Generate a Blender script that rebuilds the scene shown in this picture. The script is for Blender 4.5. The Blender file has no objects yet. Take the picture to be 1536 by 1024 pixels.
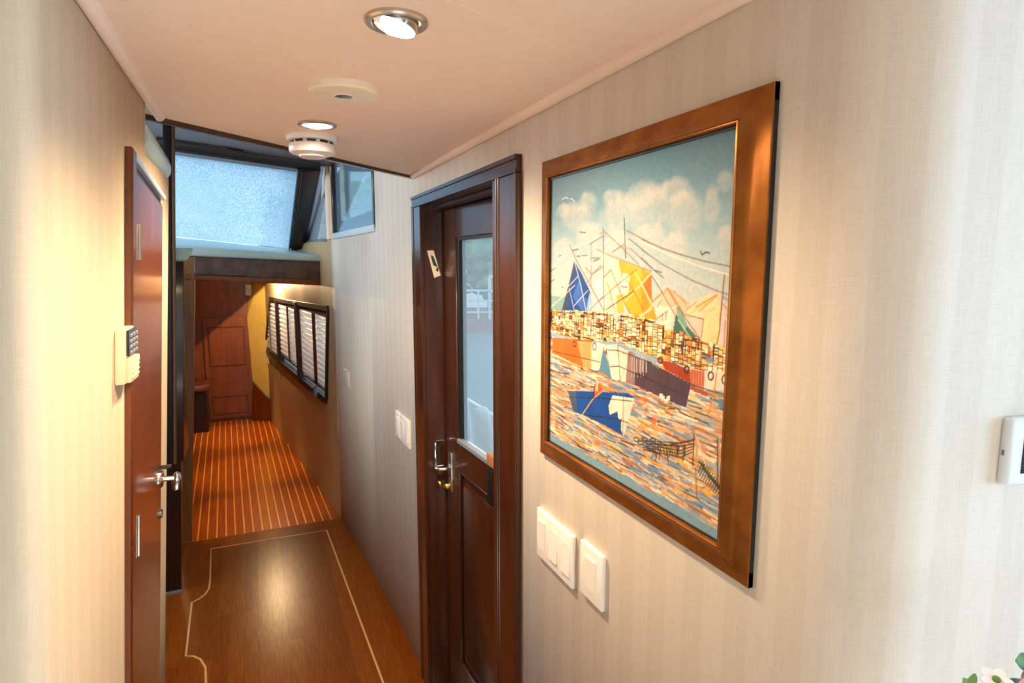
import bpy, bmesh, math, random
import numpy as np
from mathutils import Vector, Matrix

random.seed(7)
H = 1.686                      # eye height above the cabin sole; builders below measure z from the eye
COL = bpy.context.scene.collection
SC = bpy.context.scene

# ------------------------------------------------------------------ helpers
def lin(c):
    out = []
    for v in c[:3]:
        v /= 255.0
        out.append(v / 12.92 if v <= 0.04045 else ((v + 0.055) / 1.055) ** 2.4)
    return (out[0], out[1], out[2], 1.0)

class B:
    """collects shapes of one mesh; warp maps local (d, y, z) to place coordinates"""
    def __init__(self, warp=None):
        self.bm = bmesh.new(); self.warp = warp
        self.uv = None
    def _merge(self, tmp, bev=0, seg=2):
        if bev > 0:
            bmesh.ops.bevel(tmp, geom=list(tmp.edges), offset=bev, segments=seg, affect='EDGES', profile=0.5)
        if self.warp:
            for v in tmp.verts: v.co = Vector(self.warp(*v.co))
        bmesh.ops.recalc_face_normals(tmp, faces=tmp.faces)
        m = bpy.data.meshes.new('t'); tmp.to_mesh(m); tmp.free()
        self.bm.from_mesh(m); bpy.data.meshes.remove(m)
        return self
    def hexa(self, p, bev=0, seg=2):
        """p: four bottom then four top corners, same order"""
        t = bmesh.new(); v = [t.verts.new(q) for q in p]
        for f in ((3, 2, 1, 0), (4, 5, 6, 7), (0, 1, 5, 4), (1, 2, 6, 5), (2, 3, 7, 6), (3, 0, 4, 7)):
            t.faces.new([v[i] for i in f])
        return self._merge(t, bev, seg)
    def box(self, x0, x1, y0, y1, z0, z1, bev=0, seg=2):
        return self.hexa([(x0, y0, z0), (x1, y0, z0), (x1, y1, z0), (x0, y1, z0),
                          (x0, y0, z1), (x1, y0, z1), (x1, y1, z1), (x0, y1, z1)], bev, seg)
    def prism(self, pts, ext, bev=0, seg=2):
        """closed outline pts swept along vector ext"""
        t = bmesh.new(); e = Vector(ext)
        a = [t.verts.new(q) for q in pts]; b = [t.verts.new(Vector(q) + e) for q in pts]
        t.faces.new(a); t.faces.new(list(reversed(b)))
        n = len(pts)
        for i in range(n):
            t.faces.new([a[i], b[i], b[(i + 1) % n], a[(i + 1) % n]])
        return self._merge(t, bev, seg)
    def loft(self, rings, cap=True, closed=True):
        t = bmesh.new(); R = [[t.verts.new(q) for q in r] for r in rings]
        n = len(R[0])
        for i in range(len(R) - 1):
            for j in range(n if closed else n - 1):
                k = (j + 1) % n
                t.faces.new([R[i][j], R[i][k], R[i + 1][k], R[i + 1][j]])
        if cap:
            t.faces.new(list(reversed(R[0]))); t.faces.new(R[-1])
        return self._merge(t)
    def tube(self, path, r, seg=12):
        path = [Vector(p) for p in path]; rings = []
        rad = r if isinstance(r, (list, tuple)) else [r] * len(path)
        up = None
        for i, p in enumerate(path):
            a = path[max(i - 1, 0)]; b = path[min(i + 1, len(path) - 1)]
            d = (b - a).normalized()
            if up is None:
                up = Vector((0, 0, 1)) if abs(d.z) < 0.9 else Vector((1, 0, 0))
            s = d.cross(up).normalized(); u = s.cross(d).normalized(); up = u
            rings.append([p + (s * math.cos(2 * math.pi * k / seg) + u * math.sin(2 * math.pi * k / seg)) * rad[i] for k in range(seg)])
        return self.loft(rings)
    def lathe(self, prof, c, axis=(0, 0, 1), seg=40, cap=False):
        """prof: (radius, height along axis) pairs around point c"""
        ax = Vector(axis).normalized()
        s = ax.orthogonal().normalized(); u = ax.cross(s); c = Vector(c); rings = []
        for r, h in prof:
            r = max(r, 1e-5)
            rings.append([c + ax * h + (s * math.cos(2 * math.pi * k / seg) + u * math.sin(2 * math.pi * k / seg)) * r for k in range(seg)])
        return self.loft(rings, cap=cap)
    def quads(self, faces):
        t = bmesh.new()
        for f in faces: t.faces.new([t.verts.new(q) for q in f])
        if self.warp:
            for v in t.verts: v.co = Vector(self.warp(*v.co))
        m = bpy.data.meshes.new('t'); t.to_mesh(m); t.free()
        self.bm.from_mesh(m); bpy.data.meshes.remove(m); return self

def props(o, label=None, cat=None, group=None, kind=None):
    if label: o['label'] = label
    if cat: o['category'] = cat
    if group: o['group'] = group
    if kind: o['kind'] = kind
    return o

def root_of(o):
    while o.parent: o = o.parent
    return o

def thing(name, loc, label, cat, group=None, kind=None):
    o = bpy.data.objects.new(name, None); COL.objects.link(o)
    o.empty_display_size = 0.05
    o.location = (loc[0], loc[1], loc[2] + H)
    return props(o, label, cat, group, kind)

def add(name, b, mat, parent=None, loc=None, smooth=35, label=None, cat=None, group=None, kind=None):
    me = bpy.data.meshes.new(name)
    bm = b.bm if isinstance(b, B) else b
    if loc is None and parent is None:
        loc = (0, 0, -H) if not bm.verts else None
        if loc is None:
            mn = [min(v.co[i] for v in bm.verts) for i in range(3)]; mx = [max(v.co[i] for v in bm.verts) for i in range(3)]
            loc = ((mn[0] + mx[0]) / 2, (mn[1] + mx[1]) / 2, mn[2])
    o = bpy.data.objects.new(name, me); COL.objects.link(o)
    if parent:
        o.parent = parent; org = root_of(parent).location
    else:
        o.location = (loc[0], loc[1], loc[2] + H); org = o.location
    off = Vector((0, 0, H)) - Vector(org)
    for v in bm.verts: v.co += off
    bm.to_mesh(me); bm.free()
    if mat: me.materials.append(mat)
    if smooth:
        for p in me.polygons: p.use_smooth = True
        me.set_sharp_from_angle(angle=math.radians(smooth))
    return props(o, label, cat, group, kind)

# ------------------------------------------------------------------ materials
def mat_new(name):
    m = bpy.data.materials.new(name); m.use_nodes = True
    nt = m.node_tree; bs = nt.nodes['Principled BSDF']
    return m, nt, bs
def N(nt, typ, **kw):
    n = nt.nodes.new(typ)
    for k, v in kw.items(): setattr(n, k, v)
    return n
def mapped(nt, scale, src='Object', rot=(0, 0, 0)):
    tc = N(nt, 'ShaderNodeTexCoord'); mp = N(nt, 'ShaderNodeMapping')
    mp.inputs['Scale'].default_value = scale; mp.inputs['Rotation'].default_value = rot
    nt.links.new(tc.outputs[src], mp.inputs['Vector']); return mp.outputs['Vector']
def noise(nt, vec, scale, detail=4, rough=.55):
    n = N(nt, 'ShaderNodeTexNoise'); n.inputs['Scale'].default_value = scale
    n.inputs['Detail'].default_value = detail; n.inputs['Roughness'].default_value = rough
    nt.links.new(vec, n.inputs['Vector']); return n.outputs['Fac']
def ramp(nt, fac, stops):
    r = N(nt, 'ShaderNodeValToRGB'); e = r.color_ramp.elements
    while len(e) < len(stops): e.new(0.5)
    for i, (p, c) in enumerate(stops):
        e[i].position = p; e[i].color = c
    nt.links.new(fac, r.inputs['Fac']); return r.outputs['Color']
def math_n(nt, op, a, b=None):
    n = N(nt, 'ShaderNodeMath', operation=op)
    for i, v in enumerate((a, b)):
        if v is None: continue
        if isinstance(v, (int, float)): n.inputs[i].default_value = v
        else: nt.links.new(v, n.inputs[i])
    return n.outputs[0]
def mixc(nt, fac, a, b, typ='MIX'):
    n = N(nt, 'ShaderNodeMix', data_type='RGBA', blend_type=typ)
    for s, v in ((0, fac), (6, a), (7, b)):
        if isinstance(v, (int, float, tuple)): n.inputs[s].default_value = v
        else: nt.links.new(v, n.inputs[s])
    return n.outputs[2]
def bump(nt, bs, h, strength, dist=0.002):
    b = N(nt, 'ShaderNodeBump'); b.inputs['Strength'].default_value = strength; b.inputs['Distance'].default_value = dist
    nt.links.new(h, b.inputs['Height']); nt.links.new(b.outputs['Normal'], bs.inputs['Normal'])

def plain(name, col, rough=.5, metal=0, spec=.5, noise_amt=.04, nscale=30, coat=0, bmp=0):
    m, nt, bs = mat_new(name); c = lin(col)
    f = noise(nt, mapped(nt, (1, 1, 1)), nscale, 3)
    a = tuple(min(1, v * (1 + noise_amt)) for v in c[:3]) + (1,); d = tuple(v * (1 - noise_amt) for v in c[:3]) + (1,)
    nt.links.new(ramp(nt, f, [(.3, d), (.7, a)]), bs.inputs['Base Color'])
    bs.inputs['Roughness'].default_value = rough; bs.inputs['Metallic'].default_value = metal
    bs.inputs['Specular IOR Level'].default_value = spec
    bs.inputs['Coat Weight'].default_value = coat; bs.inputs['Coat Roughness'].default_value = .08
    if bmp: bump(nt, bs, f, bmp)
    return m

def wood(name, dark, light, scale=(18, 18, 1.2), rough=.3, coat=.3, nscale=3, bmp=.05, mottling=.5):
    m, nt, bs = mat_new(name)
    v = mapped(nt, scale)
    g = noise(nt, v, nscale, 6, .6); g2 = noise(nt, mapped(nt, tuple(s * 6 for s in scale)), nscale, 3)
    big = noise(nt, mapped(nt, (1.3, 1.3, .5)), 2.2, 2)
    f = math_n(nt, 'ADD', math_n(nt, 'MULTIPLY', g, .62), math_n(nt, 'ADD', math_n(nt, 'MULTIPLY', g2, .2), math_n(nt, 'MULTIPLY', big, .18 * mottling * 2)))
    nt.links.new(ramp(nt, f, [(.34, lin(dark)), (.66, lin(light))]), bs.inputs['Base Color'])
    bs.inputs['Roughness'].default_value = rough
    bs.inputs['Coat Weight'].default_value = coat; bs.inputs['Coat Roughness'].default_value = .12
    bump(nt, bs, g, bmp, .001)
    return m

def wallpaper(name, base, stripe, period, duty=.5, amt=.6, rough=.75):
    """linen weave paper with tone-on-tone vertical stripes, u runs along the wall in metres"""
    m, nt, bs = mat_new(name)
    tc = N(nt, 'ShaderNodeTexCoord'); sep = N(nt, 'ShaderNodeSeparateXYZ')
    nt.links.new(tc.outputs['UV'], sep.inputs[0])
    def uvn(sc, s, d=2):
        mp = N(nt, 'ShaderNodeMapping'); mp.inputs['Scale'].default_value = sc
        nt.links.new(tc.outputs['UV'], mp.inputs['Vector']); return noise(nt, mp.outputs['Vector'], s, d)
    ph = math_n(nt, 'MULTIPLY', sep.outputs['X'], 2 * math.pi / period)
    s1 = math_n(nt, 'SINE', ph); s2 = math_n(nt, 'SINE', math_n(nt, 'MULTIPLY', ph, 3.0))
    s = math_n(nt, 'ADD', math_n(nt, 'MULTIPLY', s1, .24), math_n(nt, 'MULTIPLY', s2, .20))
    s = math_n(nt, 'ADD', s, .5)
    st = ramp(nt, s, [(.40, lin(base)), (.60, lin(stripe))])
    hz = uvn((40, 900, 1), 1, 2); vt = uvn((900, 30, 1), 1, 2); big = uvn((2.5, 1.2, 1), 1.5, 2)
    w = math_n(nt, 'ADD', math_n(nt, 'MULTIPLY', hz, .5), math_n(nt, 'MULTIPLY', vt, .5))
    wv = ramp(nt, w, [(.30, (.90, .90, .90, 1)), (.7, (1.06, 1.06, 1.06, 1))])
    bg = ramp(nt, big, [(.3, (.97, .97, .97, 1)), (.7, (1.02, 1.02, 1.02, 1))])
    c = mixc(nt, 1.0, mixc(nt, amt, lin(base), st), wv, 'MULTIPLY')
    nt.links.new(mixc(nt, 1.0, c, bg, 'MULTIPLY'), bs.inputs['Base Color'])
    bs.inputs['Roughness'].default_value = rough; bs.inputs['Specular IOR Level'].default_value = .25
    bump(nt, bs, w, .25, .0008)
    return m

def emission(name, col, strength):
    m, nt, bs = mat_new(name)
    bs.inputs['Base Color'].default_value = lin(col); bs.inputs['Emission Color'].default_value = lin(col)
    bs.inputs['Emission Strength'].default_value = strength; return m

def glass_clear(name, tint=(235, 245, 248), haze=.12):
    m = bpy.data.materials.new(name); m.use_nodes = True; nt = m.node_tree
    nt.nodes.clear(); out = N(nt, 'ShaderNodeOutputMaterial')
    tr = N(nt, 'ShaderNodeBsdfTransparent'); tr.inputs[0].default_value = lin(tint)
    gl = N(nt, 'ShaderNodeBsdfGlossy'); gl.inputs['Roughness'].default_value = .03
    df = N(nt, 'ShaderNodeBsdfTranslucent'); df.inputs[0].default_value = lin((225, 238, 245))
    lw_ = N(nt, 'ShaderNodeLayerWeight'); fr = N(nt, 'ShaderNodeMath', operation='POWER'); fr.inputs[1].default_value = 5
    nt.links.new(lw_.outputs['Facing'], fr.inputs[0])
    m1 = N(nt, 'ShaderNodeMixShader'); m2 = N(nt, 'ShaderNodeMixShader')
    m1.inputs[0].default_value = haze
    nt.links.new(tr.outputs[0], m1.inputs[1]); nt.links.new(df.outputs[0], m1.inputs[2])
    nt.links.new(fr.outputs[0], m2.inputs[0]); nt.links.new(m1.outputs[0], m2.inputs[1]); nt.links.new(gl.outputs[0], m2.inputs[2])
    nt.links.new(m2.outputs[0], out.inputs[0]); return m

def mesh_cover(name, a, b, thru=.35):
    """woven sun-screen cloth: translucent threads with fine open pores"""
    m = bpy.data.materials.new(name); m.use_nodes = True; nt = m.node_tree
    nt.nodes.clear(); out = N(nt, 'ShaderNodeOutputMaterial')
    v = mapped(nt, (1, 1, 1)); f = noise(nt, v, 130, 4, .8); g = noise(nt, v, 5, 2)
    c = ramp(nt, math_n(nt, 'ADD', math_n(nt, 'MULTIPLY', f, .94), math_n(nt, 'MULTIPLY', g, .06)), [(.38, lin(a)), (.60, lin(b))])
    tl = N(nt, 'ShaderNodeBsdfTranslucent'); tr = N(nt, 'ShaderNodeBsdfTransparent')
    nt.links.new(c, tl.inputs[0]); nt.links.new(c, tr.inputs[0])
    mx = N(nt, 'ShaderNodeMixShader'); mx.inputs[0].default_value = thru
    nt.links.new(tl.outputs[0], mx.inputs[1]); nt.links.new(tr.outputs[0], mx.inputs[2])
    nt.links.new(mx.outputs[0], out.inputs[0]); return m

M = {}
M['paper_right'] = wallpaper('linen_wallpaper', (224, 214, 200), (210, 198, 181), .084, amt=.33)
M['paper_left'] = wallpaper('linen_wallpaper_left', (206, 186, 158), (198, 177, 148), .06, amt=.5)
M['vinyl_tan'] = plain('tan_vinyl', (190, 160, 116), .55, noise_amt=.06, nscale=8)
M['vinyl_yellow'] = plain('ochre_vinyl', (226, 196, 104), .5, noise_amt=.06, nscale=8)
M['ceiling'] = plain('peach_ceiling_vinyl', (250, 226, 205), .6, noise_amt=.02, nscale=30, bmp=.02)
M['overhead'] = plain('grey_helm_headliner', (108, 99, 101), .5, noise_amt=.08, nscale=5)
M['mahogany'] = wood('varnished_mahogany', (44, 20, 9), (74, 36, 16), (16, 16, 1.0), .28, .5)
M['mahogany_dark'] = wood('dark_mahogany', (34, 17, 12), (58, 30, 20), (16, 16, 1.0), .3, .4)
M['mahogany_red'] = wood('red_mahogany', (84, 36, 12), (120, 56, 20), (14, 14, .8), .26, .5)
M['post_wood'] = wood('brown_post_veneer', (104, 66, 36), (136, 92, 52), (9, 9, .7), .4, .15)
M['reflection_grey'] = plain('grey_reflection_band', (150, 158, 176), .5)  # grey put in for reflections in the side and quarter panes
M['reflection_strip'] = plain('blue_reflection_strip', (176, 198, 222), .25)  # pale blue stands in for window light reflected in the strip
M['console_wood'] = wood('console_mahogany', (22, 10, 9), (42, 20, 16), (14, 14, .8), .3, .4)
M['teak_panel'] = wood('teak_bulkhead', (104, 48, 14), (142, 74, 24), (9, 9, .7), .4, .15)
M['dark_brown'] = plain('dark_brown_paint', (38, 26, 22), .45)
M['black'] = plain('black_plastic', (16, 16, 17), .4)
M['chrome'] = plain('polished_chrome', (205, 203, 200), .16, 1, noise_amt=.02)
M['steel'] = plain('brushed_steel', (200, 192, 182), .3, 1, noise_amt=.05)
M['brass'] = plain('brass', (205, 165, 90), .25, 1)
M['white_plastic'] = plain('white_plastic', (236, 230, 224), .35, noise_amt=.01)
M['cool_plastic'] = plain('cool_white_plastic', (232, 238, 244), .3, noise_amt=.01)
M['cream_plastic'] = plain('cream_plastic', (240, 228, 204), .4, noise_amt=.02)
M['keypad_beige'] = plain('beige_plastic', (222, 204, 166), .45, noise_amt=.02)
M['mint'] = plain('pale_aqua_vinyl', (182, 206, 206), .32, noise_amt=.03, nscale=10)
M['leather'] = plain('grey_brown_leather', (104, 84, 78), .5, noise_amt=.4, nscale=14, bmp=.2)
M['frame_black'] = plain('black_frame_edge', (26, 20, 16), .4)
M['gasket_pale'] = plain('pale_gasket', (200, 212, 220), .4)
M['grey_trim'] = plain('grey_trim', (118, 126, 138), .45)
M['screen_dark'] = plain('dark_screen', (34, 36, 48), .15, noise_amt=.5, nscale=160)
M['lens_dark'] = plain('dark_lens', (70, 72, 74), .15)
M['lamp'] = emission('lit_lamp_lens', (255, 238, 214), 9)
M['pane'] = glass_clear('window_glass', haze=.22)
M['pane_door'] = glass_clear('door_glass', (250, 253, 254), .28)
M['cover'] = mesh_cover('woven_windscreen_cover', (160, 200, 222), (240, 249, 254))
M['reflection_sheet'] = mesh_cover('windscreen_reflection_sheet', (196, 224, 238), (252, 254, 255), .8)  # mottled sheet drawing the windscreen's reflection
def plank_floor():
    m, nt, bs = mat_new('bamboo_strip_floor')
    br = N(nt, 'ShaderNodeTexBrick'); br.offset = .37; br.squash = 1
    v = mapped(nt, (1, 1, 1), rot=(0, 0, math.pi / 2)); nt.links.new(v, br.inputs['Vector'])
    br.inputs['Scale'].default_value = 1; br.inputs['Brick Width'].default_value = .9; br.inputs['Row Height'].default_value = .062
    br.inputs['Mortar Size'].default_value = .0006; br.inputs['Bias'].default_value = 0
    br.inputs['Color1'].default_value = lin((112, 56, 9)); br.inputs['Color2'].default_value = lin((128, 67, 13)); br.inputs['Mortar'].default_value = lin((92, 56, 24))
    g = noise(nt, mapped(nt, (60, 3, 3)), 3, 5); f = noise(nt, mapped(nt, (160, 4, 1)), 2, 2)
    gg = math_n(nt, 'ADD', math_n(nt, 'MULTIPLY', g, .6), math_n(nt, 'MULTIPLY', f, .4))
    c = mixc(nt, 1.0, br.outputs['Color'], ramp(nt, gg, [(.3, (.58, .56, .52, 1)), (.7, (1.25, 1.25, 1.25, 1))]), 'MULTIPLY')
    nt.links.new(c, bs.inputs['Base Color']); bs.inputs['Roughness'].default_value = .25; bs.inputs['Specular IOR Level'].default_value = .18
    bs.inputs['Coat Weight'].default_value = 0
    bump(nt, bs, gg, .04, .001); return m
M['bamboo'] = plank_floor()
M['inlay'] = plain('pale_inlay_strip', (206, 158, 92), .3)
M['teak_sole'] = wood('teak_sole', (138, 60, 9), (176, 86, 14), (22, 1.2, 5), .22, .4)
M['holly'] = plain('pale_holly_stripe', (232, 156, 62), .3)
M['slat'] = None
def slat_mat():
    m, nt, bs = mat_new('white_slat'); bs.inputs['Base Color'].default_value = lin((240, 228, 220)); bs.inputs['Roughness'].default_value = .4
    tl = N(nt, 'ShaderNodeBsdfTranslucent'); tl.inputs[0].default_value = lin((250, 236, 226))
    mx = N(nt, 'ShaderNodeMixShader'); mx.inputs[0].default_value = .6
    out = nt.nodes['Material Output']; nt.links.new(bs.outputs[0], mx.inputs[1]); nt.links.new(tl.outputs[0], mx.inputs[2]); nt.links.new(mx.outputs[0], out.inputs[0])
    return m
M['slat'] = slat_mat()
def gilt():
    m, nt, bs = mat_new('bronzed_gilt_wood')
    f = noise(nt, mapped(nt, (4, 4, 4)), 5, 2)
    nt.links.new(ramp(nt, f, [(.3, lin((128, 74, 29))), (.7, lin((162, 102, 44)))]), bs.inputs['Base Color'])
    bs.inputs['Metallic'].default_value = .55; bs.inputs['Roughness'].default_value = .25; bs.inputs['Specular IOR Level'].default_value = .18
    return m
M['gilt'] = gilt()

# ------------------------------------------------------------------ surfaces of the place
def XL(z): return -.18 + .0708 * (z - .314)            # port passage wall leans outboard towards the sole
def lw(d, y, z): return (XL(z) + d, y, z)
BEND = [(.565, -9), (.565, 2.25), (.560, 2.45), (.551, 2.634), (.538, 2.86), (.523, 3.07), (.503, 3.35), (.478, 3.66), (.453, 3.97)]
def XR(y):
    for (xa, ya), (xb, yb) in zip(BEND, BEND[1:]):
        if y <= yb: return xa + (xb - xa) * (y - ya) / (yb - ya)
    return BEND[-1][0]
def rw(d, y, z): return (XR(y) - d, y, z)               # starboard passage wall
def XF(y): return .453 - .1243 * (y - 3.97)             # bow taper of the forward cabin
def fw(d, y, z): return (XF(y) - d * .992, y - d * .123, z)
AE = Vector((.978, -.208, 0)); AN = Vector((-.208, -.978, 0)); AR = .085
AC = Vector((.565 + AR, .4613, 0)); AS = AC + AN * AR
def aw(s, d, z): p = AS + AE * s + AN * d; return (p.x, p.y, z)   # the wall that turns aft into the saloon
CEIL = .325
def edgeY(x): return 1.58 + .906 * (x + .193)           # slanted forward edge of the low ceiling

def grid_wall(name, cols, zs, mat, skip=(), thick=.035, flip=False, label=None):
    """cols: (x, y) run of the wall; zs: heights; cells in skip are openings"""
    bm = bmesh.new(); uvl = bm.loops.layers.uv.new('UVMap'); u = [0]
    for a, b in zip(cols, cols[1:]): u.append(u[-1] + math.hypot(b[0] - a[0], b[1] - a[1]))
    V = [[bm.verts.new(c + (z,) if not callable(c[0]) else (c[0](z), c[1], z)) for z in zs] for c in [tuple(q) for q in cols]]
    for i in range(len(cols) - 1):
        for j in range(len(zs) - 1):
            if (i, j) in skip: continue
            vs = [V[i][j], V[i + 1][j], V[i + 1][j + 1], V[i][j + 1]]
            us = [(u[i], zs[j]), (u[i + 1], zs[j]), (u[i + 1], zs[j + 1]), (u[i], zs[j + 1])]
            if flip: vs.reverse(); us.reverse()
            f = bm.faces.new(vs)
            for l, q in zip(f.loops, us): l[uvl].uv = q
    bmesh.ops.delete(bm, geom=[v for v in bm.verts if not v.link_faces], context='VERTS')
    bb = B(); bb.bm = bm
    o = add(name, bb, mat, smooth=40, label=label, cat='wall', kind='structure', loc=(0, 0, -H))
    sm = o.modifiers.new('thickness', 'SOLIDIFY'); sm.thickness = thick; sm.offset = -1
    return o

# ------------------------------------------------------------------ the setting
# sole
b = B(); b.prism([(-2.5, -3.05, -1.686), (2.5, -3.05, -1.686), (2.5, .6, -1.686), (.72, .9, -1.686), (.72, 3.965, -1.686), (-1.65, 3.965, -1.686), (-1.65, 1.9, -1.686), (-2.5, 1.9, -1.686)], (0, 0, -.05))
floor = add('floor', b, M['bamboo'], label='warm brown bamboo strip floor with a pale inlaid border', cat='floor', kind='structure', smooth=0, loc=(0, 0, -H))
b = B(); b.box(-2.45, 2.45, -3.0, .50, -1.686, -1.674)
add('floor_bounce', b, plain('bounce_carpet', (234, 230, 224), .9), label='added cream carpet bouncing light up from the unseen saloon floor', cat='floor', kind='structure', smooth=0)  # added pale reflector, sends the spot's light up to the ceiling
def strip(pts, w, z0, z1):
    b = B(); n = len(pts); L, R = [], []
    for i, p in enumerate(pts):
        a = Vector(pts[max(i - 1, 0)] + (0,)); c = Vector(pts[min(i + 1, n - 1)] + (0,)); d = (c - a).normalized(); s = Vector((-d.y, d.x, 0)) * w / 2
        q = Vector(p + (0,)); L.append(q + s); R.append(q - s)
    rings = [[(l.x, l.y, z0), (r.x, r.y, z0), (r.x, r.y, z1), (l.x, l.y, z1)] for l, r in zip(L, R)]
    return b.loft(rings)
add('inlay', strip([(.42, .8), (.410, 1.6), (.398, 2.259), (.344, 3.81), (-.317, 3.819), (-.299, 3.40), (-.300, 3.33), (-.313, 3.279), (-.337, 3.245), (-.370, 3.219), (-.355, 2.764), (-.325, 2.75), (-.295, 2.715), (-.272, 2.65), (-.263, 2.542), (-.255, 2.0)], .0085, -1.687, -1.6845), M['inlay'], floor, smooth=0)
b = B(); b.prism([(-1.65, 3.965, -1.686), (.46, 3.965, -1.686), (.06, 7.2, -1.686), (-1.65, 7.2, -1.686)], (0, 0, -.05))
floor2 = add('floor_forward', b, M['teak_sole'], label='red teak floor with narrow pale stripes in the forward cabin', cat='floor', kind='structure', smooth=0, loc=(0, 3.9, -H))
for i in range(-8, 16):
    x0 = -.4 + .0527 * i; pts = [(x0 - .0394 * (y - 3.97), y) for y in (3.967, 7.05)]
    xe = XF(7.05)
    if pts[0][0] > .452: continue
    if pts[1][0] > xe - .01:                                # stripe runs out under the tapering side
        yy = 3.97 + (pts[0][0] - .447) / (.0394 - .1243); pts[1] = (x0 - .0394 * (yy - 3.97), yy)
    add('stripe', strip(pts, .0075, -1.687, -1.6845), M['holly'], floor2, smooth=0)

# low ceiling over the passage and saloon
b = B(); xl, xr = -.24, .62
b.prism([(-2.5, -3.05, CEIL), (2.5, -3.05, CEIL), (2.5, .9, CEIL), (xr, .9, CEIL), (xr, edgeY(xr), CEIL), (xl, edgeY(xl), CEIL), (xl, .9, CEIL), (-2.5, .9, CEIL)], (0, 0, .03))
ceil = add('ceiling', b, M['ceiling'], label='low peach vinyl ceiling over the passage', cat='ceiling', kind='structure', smooth=0, loc=(0, 0, CEIL))
b = B(); b.prism([(.11, .70, CEIL + .001), (.565, .915, CEIL + .001), (.563, .921, CEIL + .001), (.107, .706, CEIL + .001)], (0, 0, -.0016))
add('seam_bead', b, M['ceiling'], ceil, smooth=0)
# dark riser board closing the step up to the helm overhead, its lip showing as the brown edge
b = B(); d = Vector((1, .906, 0)).normalized(); nrm = Vector((-d.y, d.x, 0))
p0 = Vector((xl - .02, edgeY(xl - .02), 0)); p1 = Vector((xr - .03, edgeY(xr - .03), 0))
q = [p0, p1, p1 + nrm * .018, p0 + nrm * .018]
b.hexa([(v.x, v.y, CEIL - .010) for v in q] + [(v.x, v.y, .95) for v in q], .002, 1)
add('trim_1', b, M['mahogany'], label='thin dark brown trim along the forward edge of the low ceiling', cat='trim', kind='structure')
def crown(pts, side, name, lab):
    b = B(); rings = []
    for (x, y) in pts:
        prof = [(0, CEIL), (0, CEIL - .013)] + [(.004 + .013 * math.sin(a), CEIL - .013 + .013 * (1 - math.cos(a)) * .9 - .002) for a in [i * math.pi / 12 for i in range(7)]] + [(.018, CEIL)]
        rings.append([(x + side * d, y, z) for d, z in prof])
    b.loft(rings)
    add(name, b, M['ceiling'], label=lab, cat='trim', kind='structure', smooth=40)
crown([(XR(y), y) for y in (.46, 1.2, 2.24)], -1, 'trim_2', 'padded bead along the ceiling above the painting and door')
crown([(XL(.318), y) for y in (.75, 1.1, 1.57)], 1, 'trim_3', 'padded bead along the ceiling above the thermostat wall')

# starboard wall: aft return, rounded corner, passage, gentle bend past the door
cols = [tuple((AS + AE * 1.9)[:2]), tuple((AS + AE * .5)[:2])]
for k in range(13):
    a = math.radians(258 - 78 * k / 12); cols.append((AC.x + AR * math.cos(a), AC.y + AR * math.sin(a)))
i_c = len(cols) - 1
for y in (1.34, 2.19, 2.25, 2.45, 2.634, 2.9, 3.07, 3.35, 3.66, 3.86, 3.97): cols.append((XR(y), y))
ys = [c[1] for c in cols]
zs = [-1.686, .165, .228, .95]
i0 = i_c + 1; iw = [k for k in range(i_c, len(cols) - 1) if 2.89 < ys[k] < 3.8]
skip = {(i0, 0), (i0, 1)} | {(k, j) for k in iw for j in (1, 2)}
zs = [-1.686, .165, .228, .62, .95]
skip = {(i0, 0), (i0, 1)} | {(k, j) for k in iw for j in (1, 2)}
wr = grid_wall('wall_right', cols, zs, M['paper_right'], skip, flip=True, label='beige striped wallpaper wall on the right with a rounded corner')

# port wall of the passage, leaning, with its aft return
pc = [(-2.45, .70), (-.5, .735)]
bm_cols = []
def mk_left():
    bm = bmesh.new(); uvl = bm.loops.layers.uv.new('UVMap')
    run = []                                           # (offset from wall line, y)
    r = .03
    run += [(-2.2, .70), (-.4, .735), (-r, .748 - .0)]
    for k in range(1, 7):
        a = math.pi / 2 * k / 6; run.append((-r + r * math.sin(a), .748 + r - r * math.cos(a)))
    run += [(0, 1.0), (0, 1.42)]
    u = 0; us = [0]
    for a, c in zip(run, run[1:]): u += math.hypot(c[0] - a[0], c[1] - a[1]); us.append(u)
    zz = [-1.69, -.8, -.2, .213, .36]
    run2 = run + [(0, 1.782), (-.05, 1.80), (-1.4, 1.84)]
    for a, c in zip(run2[len(run) - 1:], run2[len(run):]): u += math.hypot(c[0] - a[0], c[1] - a[1]); us.append(u)
    V = [[bm.verts.new((XL(z) + d, y, z)) for z in zz] for d, y in run2]
    for i in range(len(run2) - 1):
        for j in range(len(zz) - 1):
            if j == 3 and i >= len(run) - 1: continue     # the wall steps down under the padded roll
            f = bm.faces.new([V[i][j], V[i + 1][j], V[i + 1][j + 1], V[i][j + 1]])
            for l, q in zip(f.loops, [(us[i], zz[j]), (us[i + 1], zz[j]), (us[i + 1], zz[j + 1]), (us[i], zz[j + 1])]): l[uvl].uv = q
    bmesh.ops.delete(bm, geom=[v for v in bm.verts if not v.link_faces], context='VERTS')
    bb = B(); bb.bm = bm
    o = add('wall_left', bb, M['paper_left'], smooth=40, label='cream linen wallpaper wall on the left beside the varnished door', cat='wall', kind='structure', loc=(0, 0, -H))
    sm = o.modifiers.new('thickness', 'SOLIDIFY'); sm.thickness = .03; sm.offset = -1
mk_left()

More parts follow.
